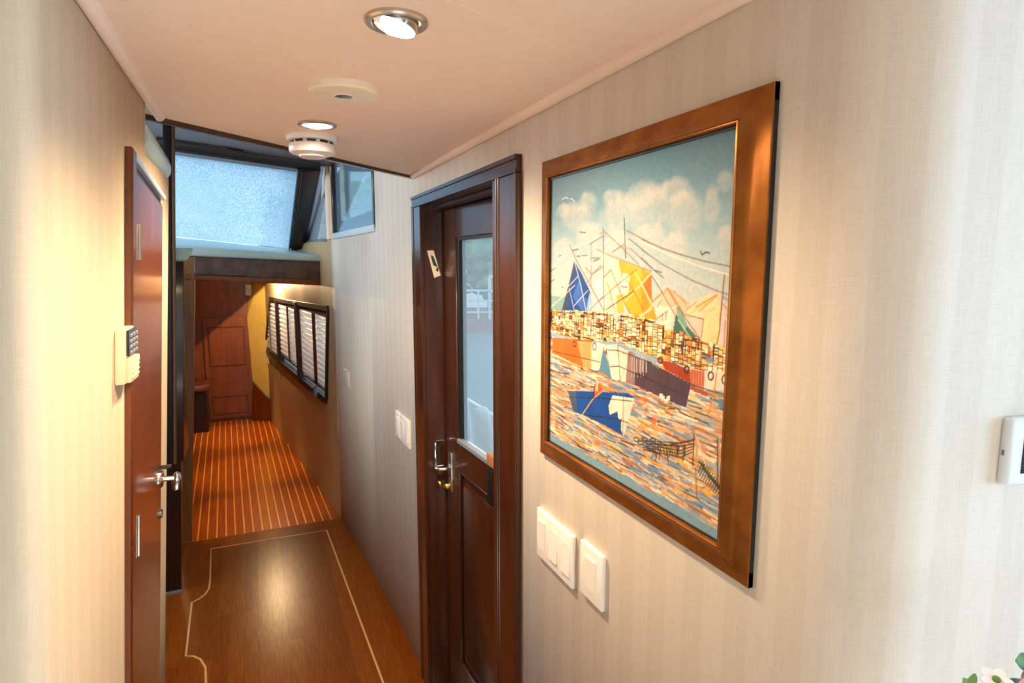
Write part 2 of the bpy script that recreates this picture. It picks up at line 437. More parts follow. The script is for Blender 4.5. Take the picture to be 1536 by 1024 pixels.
# saloon around the viewer
grid_wall('wall_saloon_right', [(2.46, .12), (2.46, -.25), (2.46, -1.45), (2.46, -3)], [-1.686, -.55, .2, .36], M['paper_right'], {(1, 1)}, flip=False, label='saloon side wall with a wide window opening')
grid_wall('wall_saloon_aft', [(2.46, -3), (1.2, -3), (-1.2, -3), (-2.46, -3)], [-1.686, -.7, .2, .36], M['paper_right'], {(1, 1)}, flip=False, label='saloon aft wall with a wide window opening')
grid_wall('wall_saloon_left', [(-2.46, -3), (-2.46, .72)], [-1.686, .36], M['paper_left'], flip=False, label='plain saloon wall on the left')

# helm surround
grid_wall('wall_helm_left', [(-1.6, 1.84), (-1.6, 2.3), (-1.6, 3.8), (-1.6, 7.1)], [-1.69, .05, .72, .95], M['vinyl_tan'], {(1, 1)}, flip=False, label='far side wall of the helm with its window opening')
b = B(); zt = lambda x: .634 - .087 * x
b.hexa([(-1.65, 1.0, zt(-1.65)), (.60, 1.9, zt(.6)), (.60, 3.99, zt(.6)), (-1.65, 3.99, zt(-1.65)), (-1.65, 1.0, zt(-1.65) + .03), (.60, 1.9, zt(.6) + .03), (.60, 3.99, zt(.6) + .03), (-1.65, 3.99, zt(-1.65) + .03)])
add('ceiling_helm', b, M['overhead'], label='grey overhead panel above the helm', cat='ceiling', kind='structure', smooth=0)

# forward cabin: bow-tapering side with the slanted window opening
def fwd_side():
    bm = bmesh.new()
    def q(pts): bm.faces.new([bm.verts.new((XF(y), y, z)) for y, z in pts])
    w_tl, w_tr, w_br, w_bl = (6.465, -.35), (4.075, -.291), (4.225, -.936), (7.0, -.93)
    q([(3.97, -1.69), (3.97, .15), (4.075, .15), w_tr, w_br, (4.225, -1.69)])
    q([(4.225, -1.69), w_br, w_bl, (7.0, -1.69)])
    q([w_tr, (4.075, .15), (6.465, .15), w_tl])
    q([w_tl, (6.465, .15), (7.05, .15), (7.05, -.93), w_bl])
    q([(7.0, -1.69), w_bl, (7.05, -.93), (7.05, -1.69)])
    bmesh.ops.remove_doubles(bm, verts=bm.verts, dist=1e-5)
    bb = B(); bb.bm = bm
    o = add('wall_forward_right', bb, M['vinyl_tan'], smooth=0, label='tan side wall tapering towards the bow with the blinds window', cat='wall', kind='structure', loc=(0, 4, -H))
    bmesh_fix(o, (-1, 0, 0))
    sm = o.modifiers.new('thickness', 'SOLIDIFY'); sm.thickness = .03; sm.offset = -1
def bmesh_fix(o, want):
    bm = bmesh.new(); bm.from_mesh(o.data); w = Vector(want)
    for f in bm.faces:
        f.normal_update()
        if f.normal.dot(w) < 0: f.normal_flip()
    bm.to_mesh(o.data); bm.free()
fwd_side()
# far bulkhead of orange wood with framed panels
b = B(); b.prism([(-1.65, 7.0, -1.69), (-.101, 7.0, -1.69), (-.064, 7.0, -1.257), (-.083, 7.0, -.588), (.009, 7.0, -.1), (.009, 7.0, .15), (-1.65, 7.0, .15)], (0, .03, 0))
wf = add('wall_forward', b, M['teak_panel'], label='orange-brown wooden bulkhead at the far end of the passage', cat='wall', kind='structure', smooth=0)
b = B()
for f in ([(-.064, 7.0, -1.257), (.103, 6.9, -1.45), (.110, 6.86, -.85), (-.083, 7.0, -.588)], [(-.083, 7.0, -.588), (.110, 6.86, -.85), (.122, 6.8, .1), (.009, 7.0, .1)]):
    b.quads([f])
fo = add('wall_forward_corner', b, M['vinyl_yellow'], label='ochre angled wall panel between the bulkhead and the blinds window', cat='wall', kind='structure', smooth=0)
sm = fo.modifiers.new('thickness', 'SOLIDIFY'); sm.thickness = .012; sm.offset = 1
# door in the far bulkhead
b = B(); b.box(-.515, -.095, 6.975, 7.0, -1.64, -.565)
d3 = add('door_3', b, M['teak_panel'], label='wooden door with two framed panels in the far bulkhead', cat='door', kind='structure', smooth=0)
for z0, z1 in ((-1.08, -.66), (-1.60, -1.40)):
    b = B(); x0, x1 = -.475, -.125
    b.box(x0, x1, 6.966, 6.976, z1 - .012, z1, .003, 1); b.box(x0, x1, 6.966, 6.976, z0, z0 + .012, .003, 1); b.box(x0, x0 + .012, 6.966, 6.976, z0, z1, .003, 1); b.box(x1 - .012, x1, 6.966, 6.976, z0, z1, .003, 1)
    add('panel_moulding', b, M['mahogany_red'], d3)
b = B(); b.box(-1.65, .46, 4.41, 7.1, -.05, -.02)
add('ceiling_forward', b, M['dark_brown'], label='dark low overhead of the forward cabin', cat='ceiling', kind='structure', smooth=0)
# bulkhead to the left of the opening
b = B()
b.hexa([(-1.65, 3.97, -1.69), (-.432, 3.97, -1.69), (-.432, 4.02, -1.69), (-1.65, 4.02, -1.69), (-1.65, 3.97, .05), (-.310, 3.97, .05), (-.310, 4.02, .05), (-1.65, 4.02, .05)], .004, 1)
add('wall_forward_left', b, M['post_wood'], label='brown wooden bulkhead edge left of the lower passage', cat='wall', kind='structure')

# ------------------------------------------------------------------ windows
def bar(b, p, q, w, t, n):
    """straight bar of width w and depth t between p and q, n the depth direction"""
    p, q, n = Vector(p), Vector(q), Vector(n).normalized(); d = (q - p).normalized(); s = d.cross(n).normalized() * w / 2; e = n * t
    return b.hexa([p - s, p + s, p + s + e, p - s + e, q - s, q + s, q + s + e, q - s + e], .002, 1)
def poly_pane(pts, n, t=.004):
    return B().prism(pts, Vector(n).normalized() * t)
GB = lambda x: .138 - .105 * x          # glass foot height at y 4.9
GT = lambda x: .600 - .087 * x            # glass head height at y 3.9
wn = Vector((0, .46, 1.0)).normalized()
w1 = thing('window_1', (-.1, 4.9, .1), 'large sloping windscreen with a bright woven cover over the dash', 'window', kind='structure')
add('pane', poly_pane([(-1.6, 4.9, GB(-1.6)), (.275, 4.9, GB(.275)), (.30, 3.9, GT(.30)), (-1.6, 3.9, GT(-1.6))], wn), M['cover'], w1, smooth=0)
b = B(); b.hexa([(.292, 3.86, GT(.29) - .04), (.402, 3.86, GT(.40) - .01), (.402, 3.93, GT(.40) + .06), (.292, 3.93, GT(.29) + .06), (.268, 4.86, .08), (.362, 4.88, .115), (.362, 4.97, .16), (.268, 4.97, .14)], .006, 2)
add('corner_pillar', b, M['dark_brown'], w1)
b = B(); bar(b, (.262, 4.885, .110), (.287, 3.90, .575), .012, .03, wn); add('gasket', b, M['gasket_pale'], w1)
b = B(); bar(b, (.252, 4.885, .113), (.277, 3.90, .577), .007, .034, -wn); add('gasket', b, M['black'], w1)
b = B(); b.hexa([(-1.6, 3.87, GT(-1.6) - .005), (.40, 3.87, GT(.40) - .010), (.40, 3.94, GT(.4) - .02), (-1.6, 3.94, GT(-1.6) - .02), (-1.6, 3.86, GT(-1.6) + .036), (.40, 3.86, GT(.40) + .036), (.40, 3.98, GT(.4) + .07), (-1.6, 3.98, GT(-1.6) + .075)], .004, 1)
add('head_rail', b, M['black'], w1)
b = B(); bar(b, (-1.6, 3.915, GT(-1.6) - .012), (.29, 3.915, GT(.29) - .012), .018, .02, (0, 0, -1)); add('gasket', b, M['grey_trim'], w1)

w2 = thing('window_2', (.40, 4.4, .15), 'narrow triangular quarter window beside the windscreen pillar', 'window', kind='structure')
A, Bq, Cq, Dq = (.378, 4.96, .16), (.446, 4.06, .152), (.452, 3.98, .70), (.430, 4.02, .70)
nq = (1, .1, 0)
add('pane', poly_pane([A, Bq, Cq, Dq], nq), M['pane'], w2, smooth=0)
b = B(); bar(b, A, Dq, .03, .02, (-1, -.1, 0)); add('frame', b, M['gasket_pale'], w2)
b = B(); bar(b, A, Bq, .018, .02, (-1, -.1, 0)); add('frame', b, M['grey_trim'], w2)
b = B(); b.prism([(.380, 4.93, .166), (.420, 4.42, .158), (.447, 4.03, .44), (.447, 4.02, .70), (.432, 4.04, .70)], (-.004, 0, 0)); add('pane_reflection', b, M['reflection_grey'], w2, smooth=0)  # grey sheet stands in for a reflection in the quarter pane
b = B(); b.hexa([(.436, 3.93, .15), (.462, 3.93, .15), (.462, 4.02, .15), (.436, 4.02, .15), (.436, 3.93, .72), (.462, 3.93, .72), (.462, 4.02, .72), (.436, 4.02, .72)], .004, 2)
add('corner_post', b, M['ceiling'], w2)

w3 = thing('window_3', (.49, 3.4, .16), 'side window in the wallpapered wall above the far switch', 'window', kind='structure')
nw = (.998, .07, 0)
add('pane', poly_pane([rw(-.012, 3.86, .165), rw(-.012, 2.9, .165), rw(-.012, 2.9, .62), rw(-.012, 3.86, .62)], nw), M['pane'], w3, smooth=0)
b = B(rw); b.box(-.02, .006, 3.835, 3.875, .150, .63, .002, 1); b.box(-.02, .006, 2.885, 2.912, .165, .63, .002, 1); add('frame', b, M['mahogany_dark'], w3)
b = B(rw); b.box(-.03, .010, 2.885, 3.875, .148, .182, .003, 2); add('window_sill', b, M['gasket_pale'], w3)
b = B(); b.prism([rw(-.019, 3.43, .246), rw(-.019, 2.86, .262), rw(-.019, 2.82, .415), rw(-.019, 3.47, .500)], (.003, 0, 0)); add('windscreen_reflection', b, M['reflection_sheet'], w3, smooth=0)  # bright sheet stands in for the windscreen mirrored in the pane
b = B()
for ya, yb, yc, yd in ((3.86, 3.69, 3.71, 3.86), (3.555, 3.455, 3.485, 3.60)):
    b.prism([rw(-.018, ya, .17), rw(-.018, yb, .17), rw(-.018, yc, .66), rw(-.018, yd, .66)], (.004, 0, 0))
b.prism([rw(-.017, 3.86, .16), rw(-.017, 2.88, .16), rw(-.017, 2.88, .258), rw(-.017, 3.86, .243)], (.003, 0, 0)); b.prism([rw(-.017, 3.56, .512), rw(-.017, 2.86, .420), rw(-.017, 2.86, .66), rw(-.017, 3.56, .66)], (.003, 0, 0))
add('reflection_bands', b, M['reflection_grey'], w3, smooth=0)  # grey pieces draw the duller parts of the pane's reflection

w4 = thing('window_4', (.3, 5.3, -.93), 'long slanted dark-framed window with white blinds in the forward cabin', 'window', kind='structure')
cor = [(6.465, -.35), (4.075, -.291), (4.225, -.936), (7.0, -.93)]
cw = [Vector(fw(0, y, z)) for y, z in cor]; fn = Vector((-.992, -.123, 0))
for i in range(4):
    b = B(); bar(b, cw[i] - fn * .03, cw[(i + 1) % 4] - fn * .03, .036, .045, fn); add('frame', b, M['dark_brown'], w4)
for (ya, za), (yb, zb) in (((6.06, -.335), (6.06, -.92)), ((5.12, -.31), (5.10, -.93))):
    b = B(); bar(b, Vector(fw(-.03, ya, za)), Vector(fw(-.03, yb, zb)), .075, .055, fn); add('mullion', b, M['dark_brown'], w4)
add('pane', poly_pane([c - fn * .045 for c in cw], -fn), M['pane'], w4, smooth=0)
b = B(fw); b.box(-.005, .012, 4.24, 6.98, -.972, -.952, .003, 1); add('window_sill', b, M['teak_panel'], w4)

def blind(y0, y1, ztop, n, lab, slant=0, s0=0):
    t = thing('venetian_blind', fw(0, (y0 + y1) / 2, -.9), lab, 'blind', group=None)
    b = B(fw); b.box(-.03, .004, y0, y1, ztop, ztop + .055, .003, 1); add('head_rail', b, M['dark_brown'], t)
    for i in range(n):
        z = ztop - .022 - i * .0415; e = y1 + (slant * i / (n - 1) if n > 1 else 0)
        b = B(fw); prof = [(-.010, .0175), (.000, .0165), (.007, .010), (.010, .001), (.008, -.008), (.001, -.0165), (-.0005, -.0148), (.0055, -.007), (.0075, .001), (.005, .008), (-.001, .0135), (-.010, .0148)]
        b.loft([[(d, y, z + h) for d, h in prof] for y in (y0 + .01 + s0 * i / max(n - 1, 1), e - .01)])
        add('slat', b, M['slat'], t, smooth=60)
    zb = ztop - .022 - n * .041
    b = B(fw); b.box(-.012, .012, y0 + .01 + s0, y1 + slant - .01, zb - .008, zb + .010, .004, 2); add('bottom_rail', b, M['dark_brown'], t)
    return t, zb
def tape(t, y, za, zb, w):
    b = B(fw); b.box(.013, .016, y - w / 2, y + w / 2, zb, za); add('ladder_tape', b, M['console_wood'], t, smooth=0)
t, zb = blind(4.105, 5.07, -.355, 12, 'nearest white venetian blind in the forward window, with a bead chain and dark tape', s0=.135)
tape(t, 4.485, -.35, zb, .10); tape(t, 5.01, -.35, zb, .09)
b = B()
for k in range(34): b.lathe([(0, -.005), (.005, 0), (0, .005)], fw(.02, 4.94 - .002 * k, -.37 - k * .0155), seg=8)
add('bead_chain', b, M['white_plastic'], t)
b = B(); b.lathe([(.004, 0), (.016, -.01), (.02, -.07), (.006, -.09)], fw(.024, 4.47, zb - .0), seg=12, cap=True); add('cord_weight', b, M['grey_trim'], t)
t, zb = blind(5.16, 6.02, -.375, 11, 'middle white venetian blind between the two dark mullions'); tape(t, 5.51, -.37, zb, .08); tape(t, 5.98, -.37, zb, .06)
t, zb = blind(6.10, 6.46, -.385, 12, 'farthest white venetian blind, narrowing with the slanted window end', slant=.40); tape(t, 6.54, -.45, zb, .07)

# ------------------------------------------------------------------ door_1: glazed side door, opening slightly outboard
def dl(d, y, z): return (.636 + (2.12 - y) * .06 + d, y - d * .06, z)
d1 = thing('door_1', (.62, 1.75, -1.686), 'dark mahogany side door with a tall glass pane and chrome lever', 'door', kind='structure')
b = B(); b.box(.552, .5665, 2.128, 2.243, -1.686, .203, .002, 1); b.box(.549, .553, 2.215, 2.243, -1.686, .203, .001, 1); add('casing', b, M['mahogany'], d1)
b = B(); b.box(.552, .5665, 1.265, 1.4165, -1.686, .203, .002, 1)
b.box(.5495, .553, 1.265, 1.281, -1.686, .203, .0012, 1)
for y in (1.374, 1.388): b.tube([(.5525, y, -1.686), (.5525, y, .203)], .0035, 8)
add('casing', b, M['mahogany'], d1)
b = B(); b.box(.552, .5665, 1.265, 2.243, .203, .243, .002, 1); b.box(.548, .553, 1.265, 2.243, .232, .243, .001, 1); b.box(.549, .553, 1.265, 2.243, .203, .211, .001, 1); add('casing', b, M['mahogany_dark'], d1)
b = B(); b.box(.5665, .72, 2.128, 2.19, -1.686, .203, .001, 1); add('jamb', b, M['mahogany'], d1)
b = B(); b.box(.5665, .72, 1.34, 1.4165, -1.686, .203, .001, 1); add('jamb', b, M['mahogany'], d1)
b = B(); b.box(.5665, .72, 1.40, 2.128, .203, .226, .001, 1); b.box(.60, .632, 1.41, 2.128, .190, .204, .002, 1); add('jamb', b, M['mahogany_dark'], d1)
b = B(); b.box(.560, .72, 1.41, 2.128, -1.688, -1.662, .004, 2); add('sill', b, M['dark_brown'], d1)
b = B(); b.box(.556, .600, 1.41, 2.126, -1.663, -1.659, .001, 1); add('sill_plate', b, M['steel'], d1)
b = B(dl); zt_ = .200
b.box(0, .038, 2.000, 2.112, -1.655, zt_, .002, 1); b.box(0, .038, 1.405, 1.53, -1.655, zt_, .002, 1)
b.box(0, .038, 1.53, 2.000, .089, zt_, .002, 1); b.box(0, .038, 1.53, 2.000, -.742, -.633, .002, 1); b.box(0, .038, 1.53, 2.000, -1.655, -1.50, .002, 1)
leaf = add('leaf', b, M['mahogany'], d1)
b = B(dl); b.box(.014, .024, 1.50, 2.02, -1.52, -.72); 
b2 = b; b2.box(.004, .016, 1.56, 1.97, -1.46, -.785, .010, 2); add('panel', b2, M['mahogany'], d1)
b = B(dl)
for a in ((.0, .014, 1.53, 2.0, -.752, -.740), (.0, .014, 1.990, 2.002, -1.50, -.742), (.0, .014, 1.53, 2.0, -1.502, -1.490)): b.box(*a, .003, 1)
add('panel_moulding', b, M['mahogany_dark'], d1)
b = B(dl); b.box(.018, .023, 1.51, 2.015, -.65, .105); add('glass_pane', b, M['pane_door'], d1, smooth=0)
b = B(dl)
for a in ((.006, .018, 1.985, 2.002, -.635, .092), (.006, .018, 1.53, 2.0, .078, .092), (.003, .018, 1.53, 1.56, -.635, .092)): b.box(*a)
add('glazing_seal', b, M['black'], d1, smooth=0)
b = B(dl); b.box(-.004, .018, 1.53, 2.0, -.640, -.622, .003, 1); add('glazing_bead', b, M['grey_trim'], d1)
hd = B(dl); hd.box(-.010, .002, 2.046, 2.078, -.842, -.690, .004, 2)
hp = add('backplate', hd, M['steel'], d1)
b = B(dl); b.tube([(-.008, 2.062, -.752), (-.045, 2.062, -.752), (-.052, 2.068, -.752), (-.054, 2.085, -.753), (-.050, 2.150, -.757), (-.046, 2.165, -.758)], [.007, .007, .0075, .008, .007, .005], 12); add('lever_handle', b, M['chrome'], hp)
b = B(dl); b.lathe([(0, 0), (.012, -.001), (.012, -.016), (.009, -.020), (0, -.021)], (-.008, 2.068, -.822), (1, 0, 0), 16); b.tube([(-.026, 2.068, -.822), (-.034, 2.10, -.824)], .004, 8); b.lathe([(0, .006), (.011, .004), (.013, 0), (.011, -.004), (0, -.006)], (-.036, 2.106, -.824), (1, .3, 0), 14); add('lock_cylinder', b, M['brass'], hp)
b = B(); b.tube([(.626, 2.124, -.662), (.600, 2.124, -.662), (.594, 2.122, -.668), (.593, 2.122, -.70), (.594, 2.122, -.752), (.600, 2.123, -.760), (.624, 2.124, -.760)], .0035, 8); add('strike_hook', b, M['chrome'], d1)
b = B(); b.box(.604, .622, 2.1268, 2.1285, -.765, -.655, .0005, 1); add('strike_plate', b, M['mahogany_dark'], d1)
b = B(dl); b.box(-.016, -.002, 1.66, 1.716, -.632, -.588, .006, 3); add('door_stop', b, plain('tan_leather', (148, 104, 76), .5), d1)
b = B(dl); b.box(-.012, -.002, 1.68, 1.722, -.760, -.640, .004, 2); add('stop_plate', b, M['black'], d1)
# card stuck to the far jamb
t = thing('sticker', (.602, 2.126, -.05), 'small pale card with a dark shape on it, stuck tilted on the door jamb', 'sticker')
b = B(); b.prism([(.577, 2.1275, .046), (.601, 2.1275, .047), (.626, 2.1275, -.043), (.602, 2.1275, -.052)], (0, -.0022, 0)); add('card', b, M['cream_plastic'], t, smooth=0)
b = B(); b.prism([(.590, 2.1253, .030), (.599, 2.1253, .026), (.606, 2.1253, .008), (.618, 2.1253, -.020), (.617, 2.1253, -.030), (.608, 2.1253, -.026), (.612, 2.1253, -.012), (.600, 2.1253, -.008), (.594, 2.1253, .008)], (0, -.0008, 0)); add('printed_shape', b, plain('dark_teal_print', (44, 66, 72), .5), t, smooth=0)

# ------------------------------------------------------------------ door_2: varnished door in the left wall
zt2 = lambda y: .196 - .09 * (y - 1.212)
d2 = thing('door_2', lw(0, 1.42, -1.686), 'varnished red-brown mahogany door in the left wall', 'door', kind='structure')
def lwp(y0, y1, za, zb0, zb1, d0, d1_, bev=.0015):
    b = B(lw); return b.hexa([(d0, y0, za), (d1_, y0, za), (d1_, y1, za), (d0, y1, za), (d0, y0, zb0), (d1_, y0, zb0), (d1_, y1, zb1), (d0, y1, zb1)], bev, 1)
add('jamb', lwp(1.212, 1.248, -1.686, .196, .193, -.01, .012, .003), M['mahogany_red'], d2)
add('leaf', lwp(1.252, 1.628, -1.67, zt2(1.252) - .027, zt2(1.628) - .027, -.01, .006), M['mahogany_red'], d2)
b = B(lw); b.hexa([(-.01, 1.248, zt2(1.248) - .012), (.011, 1.248, zt2(1.248) - .012), (.011, 1.64, zt2(1.64) - .012), (-.01, 1.64, zt2(1.64) - .012), (-.01, 1.248, zt2(1.248)), (.011, 1.248, zt2(1.248)), (.011, 1.64, zt2(1.64)), (-.01, 1.64, zt2(1.64))], .002, 1)
add('head_strip', b, M['reflection_strip'], d2, smooth=0)  # reflected window light is put into this strip's colour
add('edge_gap', lwp(1.250, 1.632, -.2, zt2(1.25) - .012, zt2(1.632) - .012, -.012, .001, 0), M['black'], d2, smooth=0)
add('edge_gap', lwp(1.629, 1.638, -1.67, zt2(1.629) - .02, zt2(1.638) - .02, -.005, .003), M['black'], d2)
for za, zb in ((.006, .072), (-.563, -.482)):
    b = B(lw); b.box(.004, .0075, 1.290, 1.300, za, zb, .0008, 1); b.tube([(.008, 1.300, za), (.008, 1.300, zb)], .0036, 10); add('hinge', b, M['steel'], d2)
b = B(lw); b.lathe([(0, .010), (.018, .009), (.021, .005), (.022, 0)], (.006, 1.59, -.508), (1, 0, 0), 20)
rs = add('rosette', b, M['chrome'], d2)
b = B(lw); b.tube([(.010, 1.59, -.508), (.030, 1.592, -.510), (.040, 1.594, -.512)], [.007, .006, .006], 12); b.lathe([(0, .024), (.007, .020), (.0105, .008), (.011, -.006), (.009, -.018), (0, -.024)], (.043, 1.596, -.520), (0, .05, 1), 16); add('lever_handle', b, M['chrome'], rs)
b = B(lw); b.box(.004, .030, 1.604, 1.618, -.490, -.482, .002, 1); add('latch', b, M['dark_brown'], d2)
b = B(lw); b.lathe([(0, .006), (.010, .005), (.012, 0)], (.006, 1.612, -.601), (1, 0, 0), 18); add('keyhole_plate', b, M['chrome'], d2)

# ------------------------------------------------------------------ fittings on the walls
def switch_plate(warp, y0, y1, z0, z1, gangs, lab, th=.009):
    t = thing('switch_plate', warp(0, (y0 + y1) / 2, z0), lab, 'light switch', 'white light switch plates')
    b = B(warp); b.box(-.001, th, y0, y1, z0, z1, .003, 3); add('plate', b, M['white_plastic'], t)
    w = (y1 - y0); n = gangs; zc = (z0 + z1) / 2; hh = (z1 - z0) * .30
    for i in range(n):
        yc = y1 - w * (i + .5) / n; hw = min(.018, w / n * .30)
        s = 1 if i % 3 else -1
        b = B(warp); b.hexa([(th - .002, yc - hw, zc - hh), (th + .0008 + (.0028 if s > 0 else 0), yc - hw, zc - hh), (th + .0008 + (.0028 if s > 0 else 0), yc + hw, zc - hh), (th - .002, yc + hw, zc - hh),
              (th - .002, yc - hw, zc + hh), (th + .0008 + (0 if s > 0 else .0028), yc - hw, zc + hh), (th + .0008 + (0 if s > 0 else .0028), yc + hw, zc + hh), (th - .002, yc + hw, zc + hh)], .0004, 1)
        add('rocker', b, M['white_plastic'], t)
    return t
switch_plate(rw, .995, 1.160, -.652, -.540, 3, 'wide three-rocker white switch plate below the painting')
switch_plate(rw, .883, .965, -.638, -.530, 1, 'single-rocker white switch plate below the painting, nearest the viewer')
switch_plate(rw, 2.372, 2.512, -.762, -.643, 2, 'two-rocker white switch plate next to the mahogany door casing')
switch_plate(rw, 2.525, 2.592, -.758, -.643, 1, 'narrow white switch plate touching the two-rocker plate by the door')
switch_plate(rw, 3.56, 3.675, -.724, -.628, 1, 'small white switch plate below the side window at the far end')
switch_plate(fw, 6.80, 6.90, -1.06, -.98, 1, 'tiny white switch plate under the blinds window')

t = thing('keypad', lw(0, 1.18, -.195), 'beige alarm keypad on the left wall by the varnished door', 'keypad')
b = B(lw); b.hexa([(0, 1.125, -.196), (.015, 1.130, -.196), (.015, 1.206, -.199), (0, 1.210, -.199), (0, 1.125, -.106), (.015, 1.130, -.106), (.015, 1.206, -.106), (0, 1.210, -.106)], .003, 2); add('body', b, M['keypad_beige'], t)
b = B(lw); b.hexa([(.014, 1.134, -.150), (.0195, 1.134, -.150), (.0195, 1.204, -.152), (.014, 1.204, -.152), (.014, 1.134, -.108), (.018, 1.134, -.108), (.018, 1.204, -.108), (.014, 1.204, -.108)], .001, 1)
kp = add('key_panel', b, M['screen_dark'], t)
for i in range(4):
    for j in range(3):
        b = B(lw); yy = 1.145 + j * .024; zz = -.117 - i * .0095; b.box(.018, .0215, yy - .009, yy + .009, zz - .003, zz + .003, .001, 1); add('key', b, M['grey_trim'], kp)
b = B(lw); b.hexa([(.014, 1.134, -.194), (.022, 1.134, -.194), (.022, 1.204, -.196), (.014, 1.204, -.196), (.014, 1.134, -.153), (.024, 1.134, -.153), (.024, 1.204, -.155), (.014, 1.204, -.155)], .002, 2)
for k in range(4): b.box(.0215, .0245, 1.138, 1.200, -.163 - k * .008, -.1615 - k * .008)
add('flap', b, M['keypad_beige'], t)

t = thing('thermostat', aw(.14, 0, -.233), 'rounded white wall thermostat with a dark screen at the right edge', 'thermostat')
b = B(aw); b.box(.0815, .226, -.002, .011, -.2315, -.1585, .0055, 4); add('body', b, M['cool_plastic'], t)
b = B(aw); b.box(.0985, .195, .0105, .0118, -.2180, -.1720, .0004, 1); add('screen', b, M['screen_dark'], t, smooth=0)
b = B(aw); b.box(.0808, .0822, .003, .006, -.199, -.193, .0005, 1); add('side_button', b, M['grey_trim'], t)

# ------------------------------------------------------------------ ceiling fittings
def downlight(c, r, tilt, lab, gim=True):
    t = thing('downlight', (c[0], c[1], CEIL - .006), lab, 'ceiling light', 'recessed ceiling downlights')
    b = B(); b.lathe([(r, 0), (r, -.004), (r * .94, -.0065), (r * .80, -.006), (r * .76, -.003), (r * .72, .001), (r * .72, .0)], (c[0], c[1], CEIL), seg=48); add('trim_ring', b, M['steel'], t)
    ax = Vector(tilt).normalized(); cc = Vector((c[0], c[1], CEIL + .0)) 
    k_ = .66 if gim else .80
    if gim:
        b = B(); b.lathe([(r * .70, -.006), (r * .71, .006), (r * .68, .011), (r * .66, .010), (r * .655, .004)], cc, ax, seg=40); add('gimbal', b, M['chrome'], t)
    b = B(); b.lathe([(r * k_, .003), (r * k_ * .7, .006), (0, .0075)], cc, ax, seg=40); add('lens', b, M['lamp'], t)
    return t
downlight((.194, .85), .0425, (-.28, .0, -1), 'nearest recessed ceiling light with a tilted chrome gimbal')
downlight((.155, 1.528), .044, (0, .0, -1), 'farther recessed ceiling light, just before the smoke detector', False)

t = thing('alarm_disc', (.172, 1.205, CEIL - .014), 'flat cream round ceiling disc with a small dark centre', 'detector')  # round ceiling alarm disc, a siren
b = B(); b.lathe([(.064, 0), (.064, -.009), (.0615, -.0125), (.056, -.0138), (.0, -.0142)], (.172, 1.205, CEIL), seg=56); add('body', b, M['cream_plastic'], t)
b = B(); b.lathe([(.0195, -.0138), (.0195, -.0156), (.017, -.0162), (.0165, -.0145)], (.172, 1.205, CEIL), seg=32); add('centre_ring', b, M['white_plastic'], t)
b = B(); b.lathe([(.0165, -.0146), (.012, -.0156), (0, -.016)], (.172, 1.205, CEIL), seg=32); add('centre_lens', b, M['lens_dark'], t)
b = B(); b.box(.12, .155, 1.1995, 1.2005, CEIL - .0147, CEIL - .0138); add('groove', b, M['keypad_beige'], t, smooth=0)

sc = (.156, 1.685)
t = thing('smoke_detector', (sc[0], sc[1], CEIL - .05), 'white domed smoke detector near the brown ceiling edge', 'smoke detector')
b = B(); b.lathe([(.064, 0), (.064, -.006), (.060, -.012), (.052, -.013)], (sc[0], sc[1], CEIL), seg=56); add('base', b, M['white_plastic'], t)
b = B(); b.lathe([(.050, -.012), (.050, -.020), (.056, -.0205), (.058, -.024), (.058, -.036), (.055, -.042), (.044, -.046), (.034, -.047), (.0335, -.051), (.026, -.0535), (0, -.054)], (sc[0], sc[1], CEIL), seg=56); add('head', b, M['white_plastic'], t)
for k in range(10):
    a = 2 * math.pi * k / 10 + .2; b = B(); c_, s_ = math.cos(a), math.sin(a); ta = Vector((-s_, c_, 0)) * .011; p = Vector((sc[0] + c_ * .0502, sc[1] + s_ * .0502, CEIL - .0163)); nn = Vector((c_, s_, 0)) * .0015
    b.hexa([p - ta - Vector((0, 0, .0028)), p + ta - Vector((0, 0, .0028)), p + ta + nn - Vector((0, 0, .0028)), p - ta + nn - Vector((0, 0, .0028)), p - ta + Vector((0, 0, .0028)), p + ta + Vector((0, 0, .0028)), p + ta + nn + Vector((0, 0, .0028)), p - ta + nn + Vector((0, 0, .0028))]); add('vent_slot', b, M['dark_brown'], t, smooth=0)

# ------------------------------------------------------------------ the painting
OY0, OY1, OZ0, OZ1 = .540, 1.1455, -.4095, .206
IY0, IY1, IZ0, IZ1 = .583, 1.092, -.3685, .167
pt = thing('framed_painting', (.56, .84, -.41), 'framed oil painting of sailing boats in a harbour, wide bronze frame', 'painting')
prof = [(0, .5575), (.03, .5562), (.10, .5555), (.2, .5545), (.45, .5510), (.65, .5475), (.82, .5440), (.88, .5425), (.905, .5432), (.925, .5415), (.965, .5412), (1.0, .5435), (1.0, .552)]
b = B(); rings = []
for sy, sz in ((0, 0), (1, 0), (1, 1), (0, 1), (0, 0)):
    o_ = (OY1 if sy else OY0, OZ1 if sz else OZ0); i_ = (IY1 if sy else IY0, IZ1 if sz else IZ0)
    rings.append([(x, o_[0] + (i_[0] - o_[0]) * f, o_[1] + (i_[1] - o_[1]) * f) for f, x in prof])
b.loft(rings, cap=False, closed=False); bmesh.ops.remove_doubles(b.bm, verts=b.bm.verts, dist=1e-6)
add('frame', b, M['gilt'], pt, smooth=30)
b = B()
for a in ((.5574, .5645, OY0, OY0 + .02, OZ0, OZ1), (.5574, .5645, OY1 - .02, OY1, OZ0, OZ1), (.5574, .5645, OY0, OY1, OZ0, OZ0 + .02), (.5574, .5645, OY0, OY1, OZ1 - .02, OZ1)): b.box(*a)
add('frame_back', b, M['frame_black'], pt, smooth=0)
b = B()
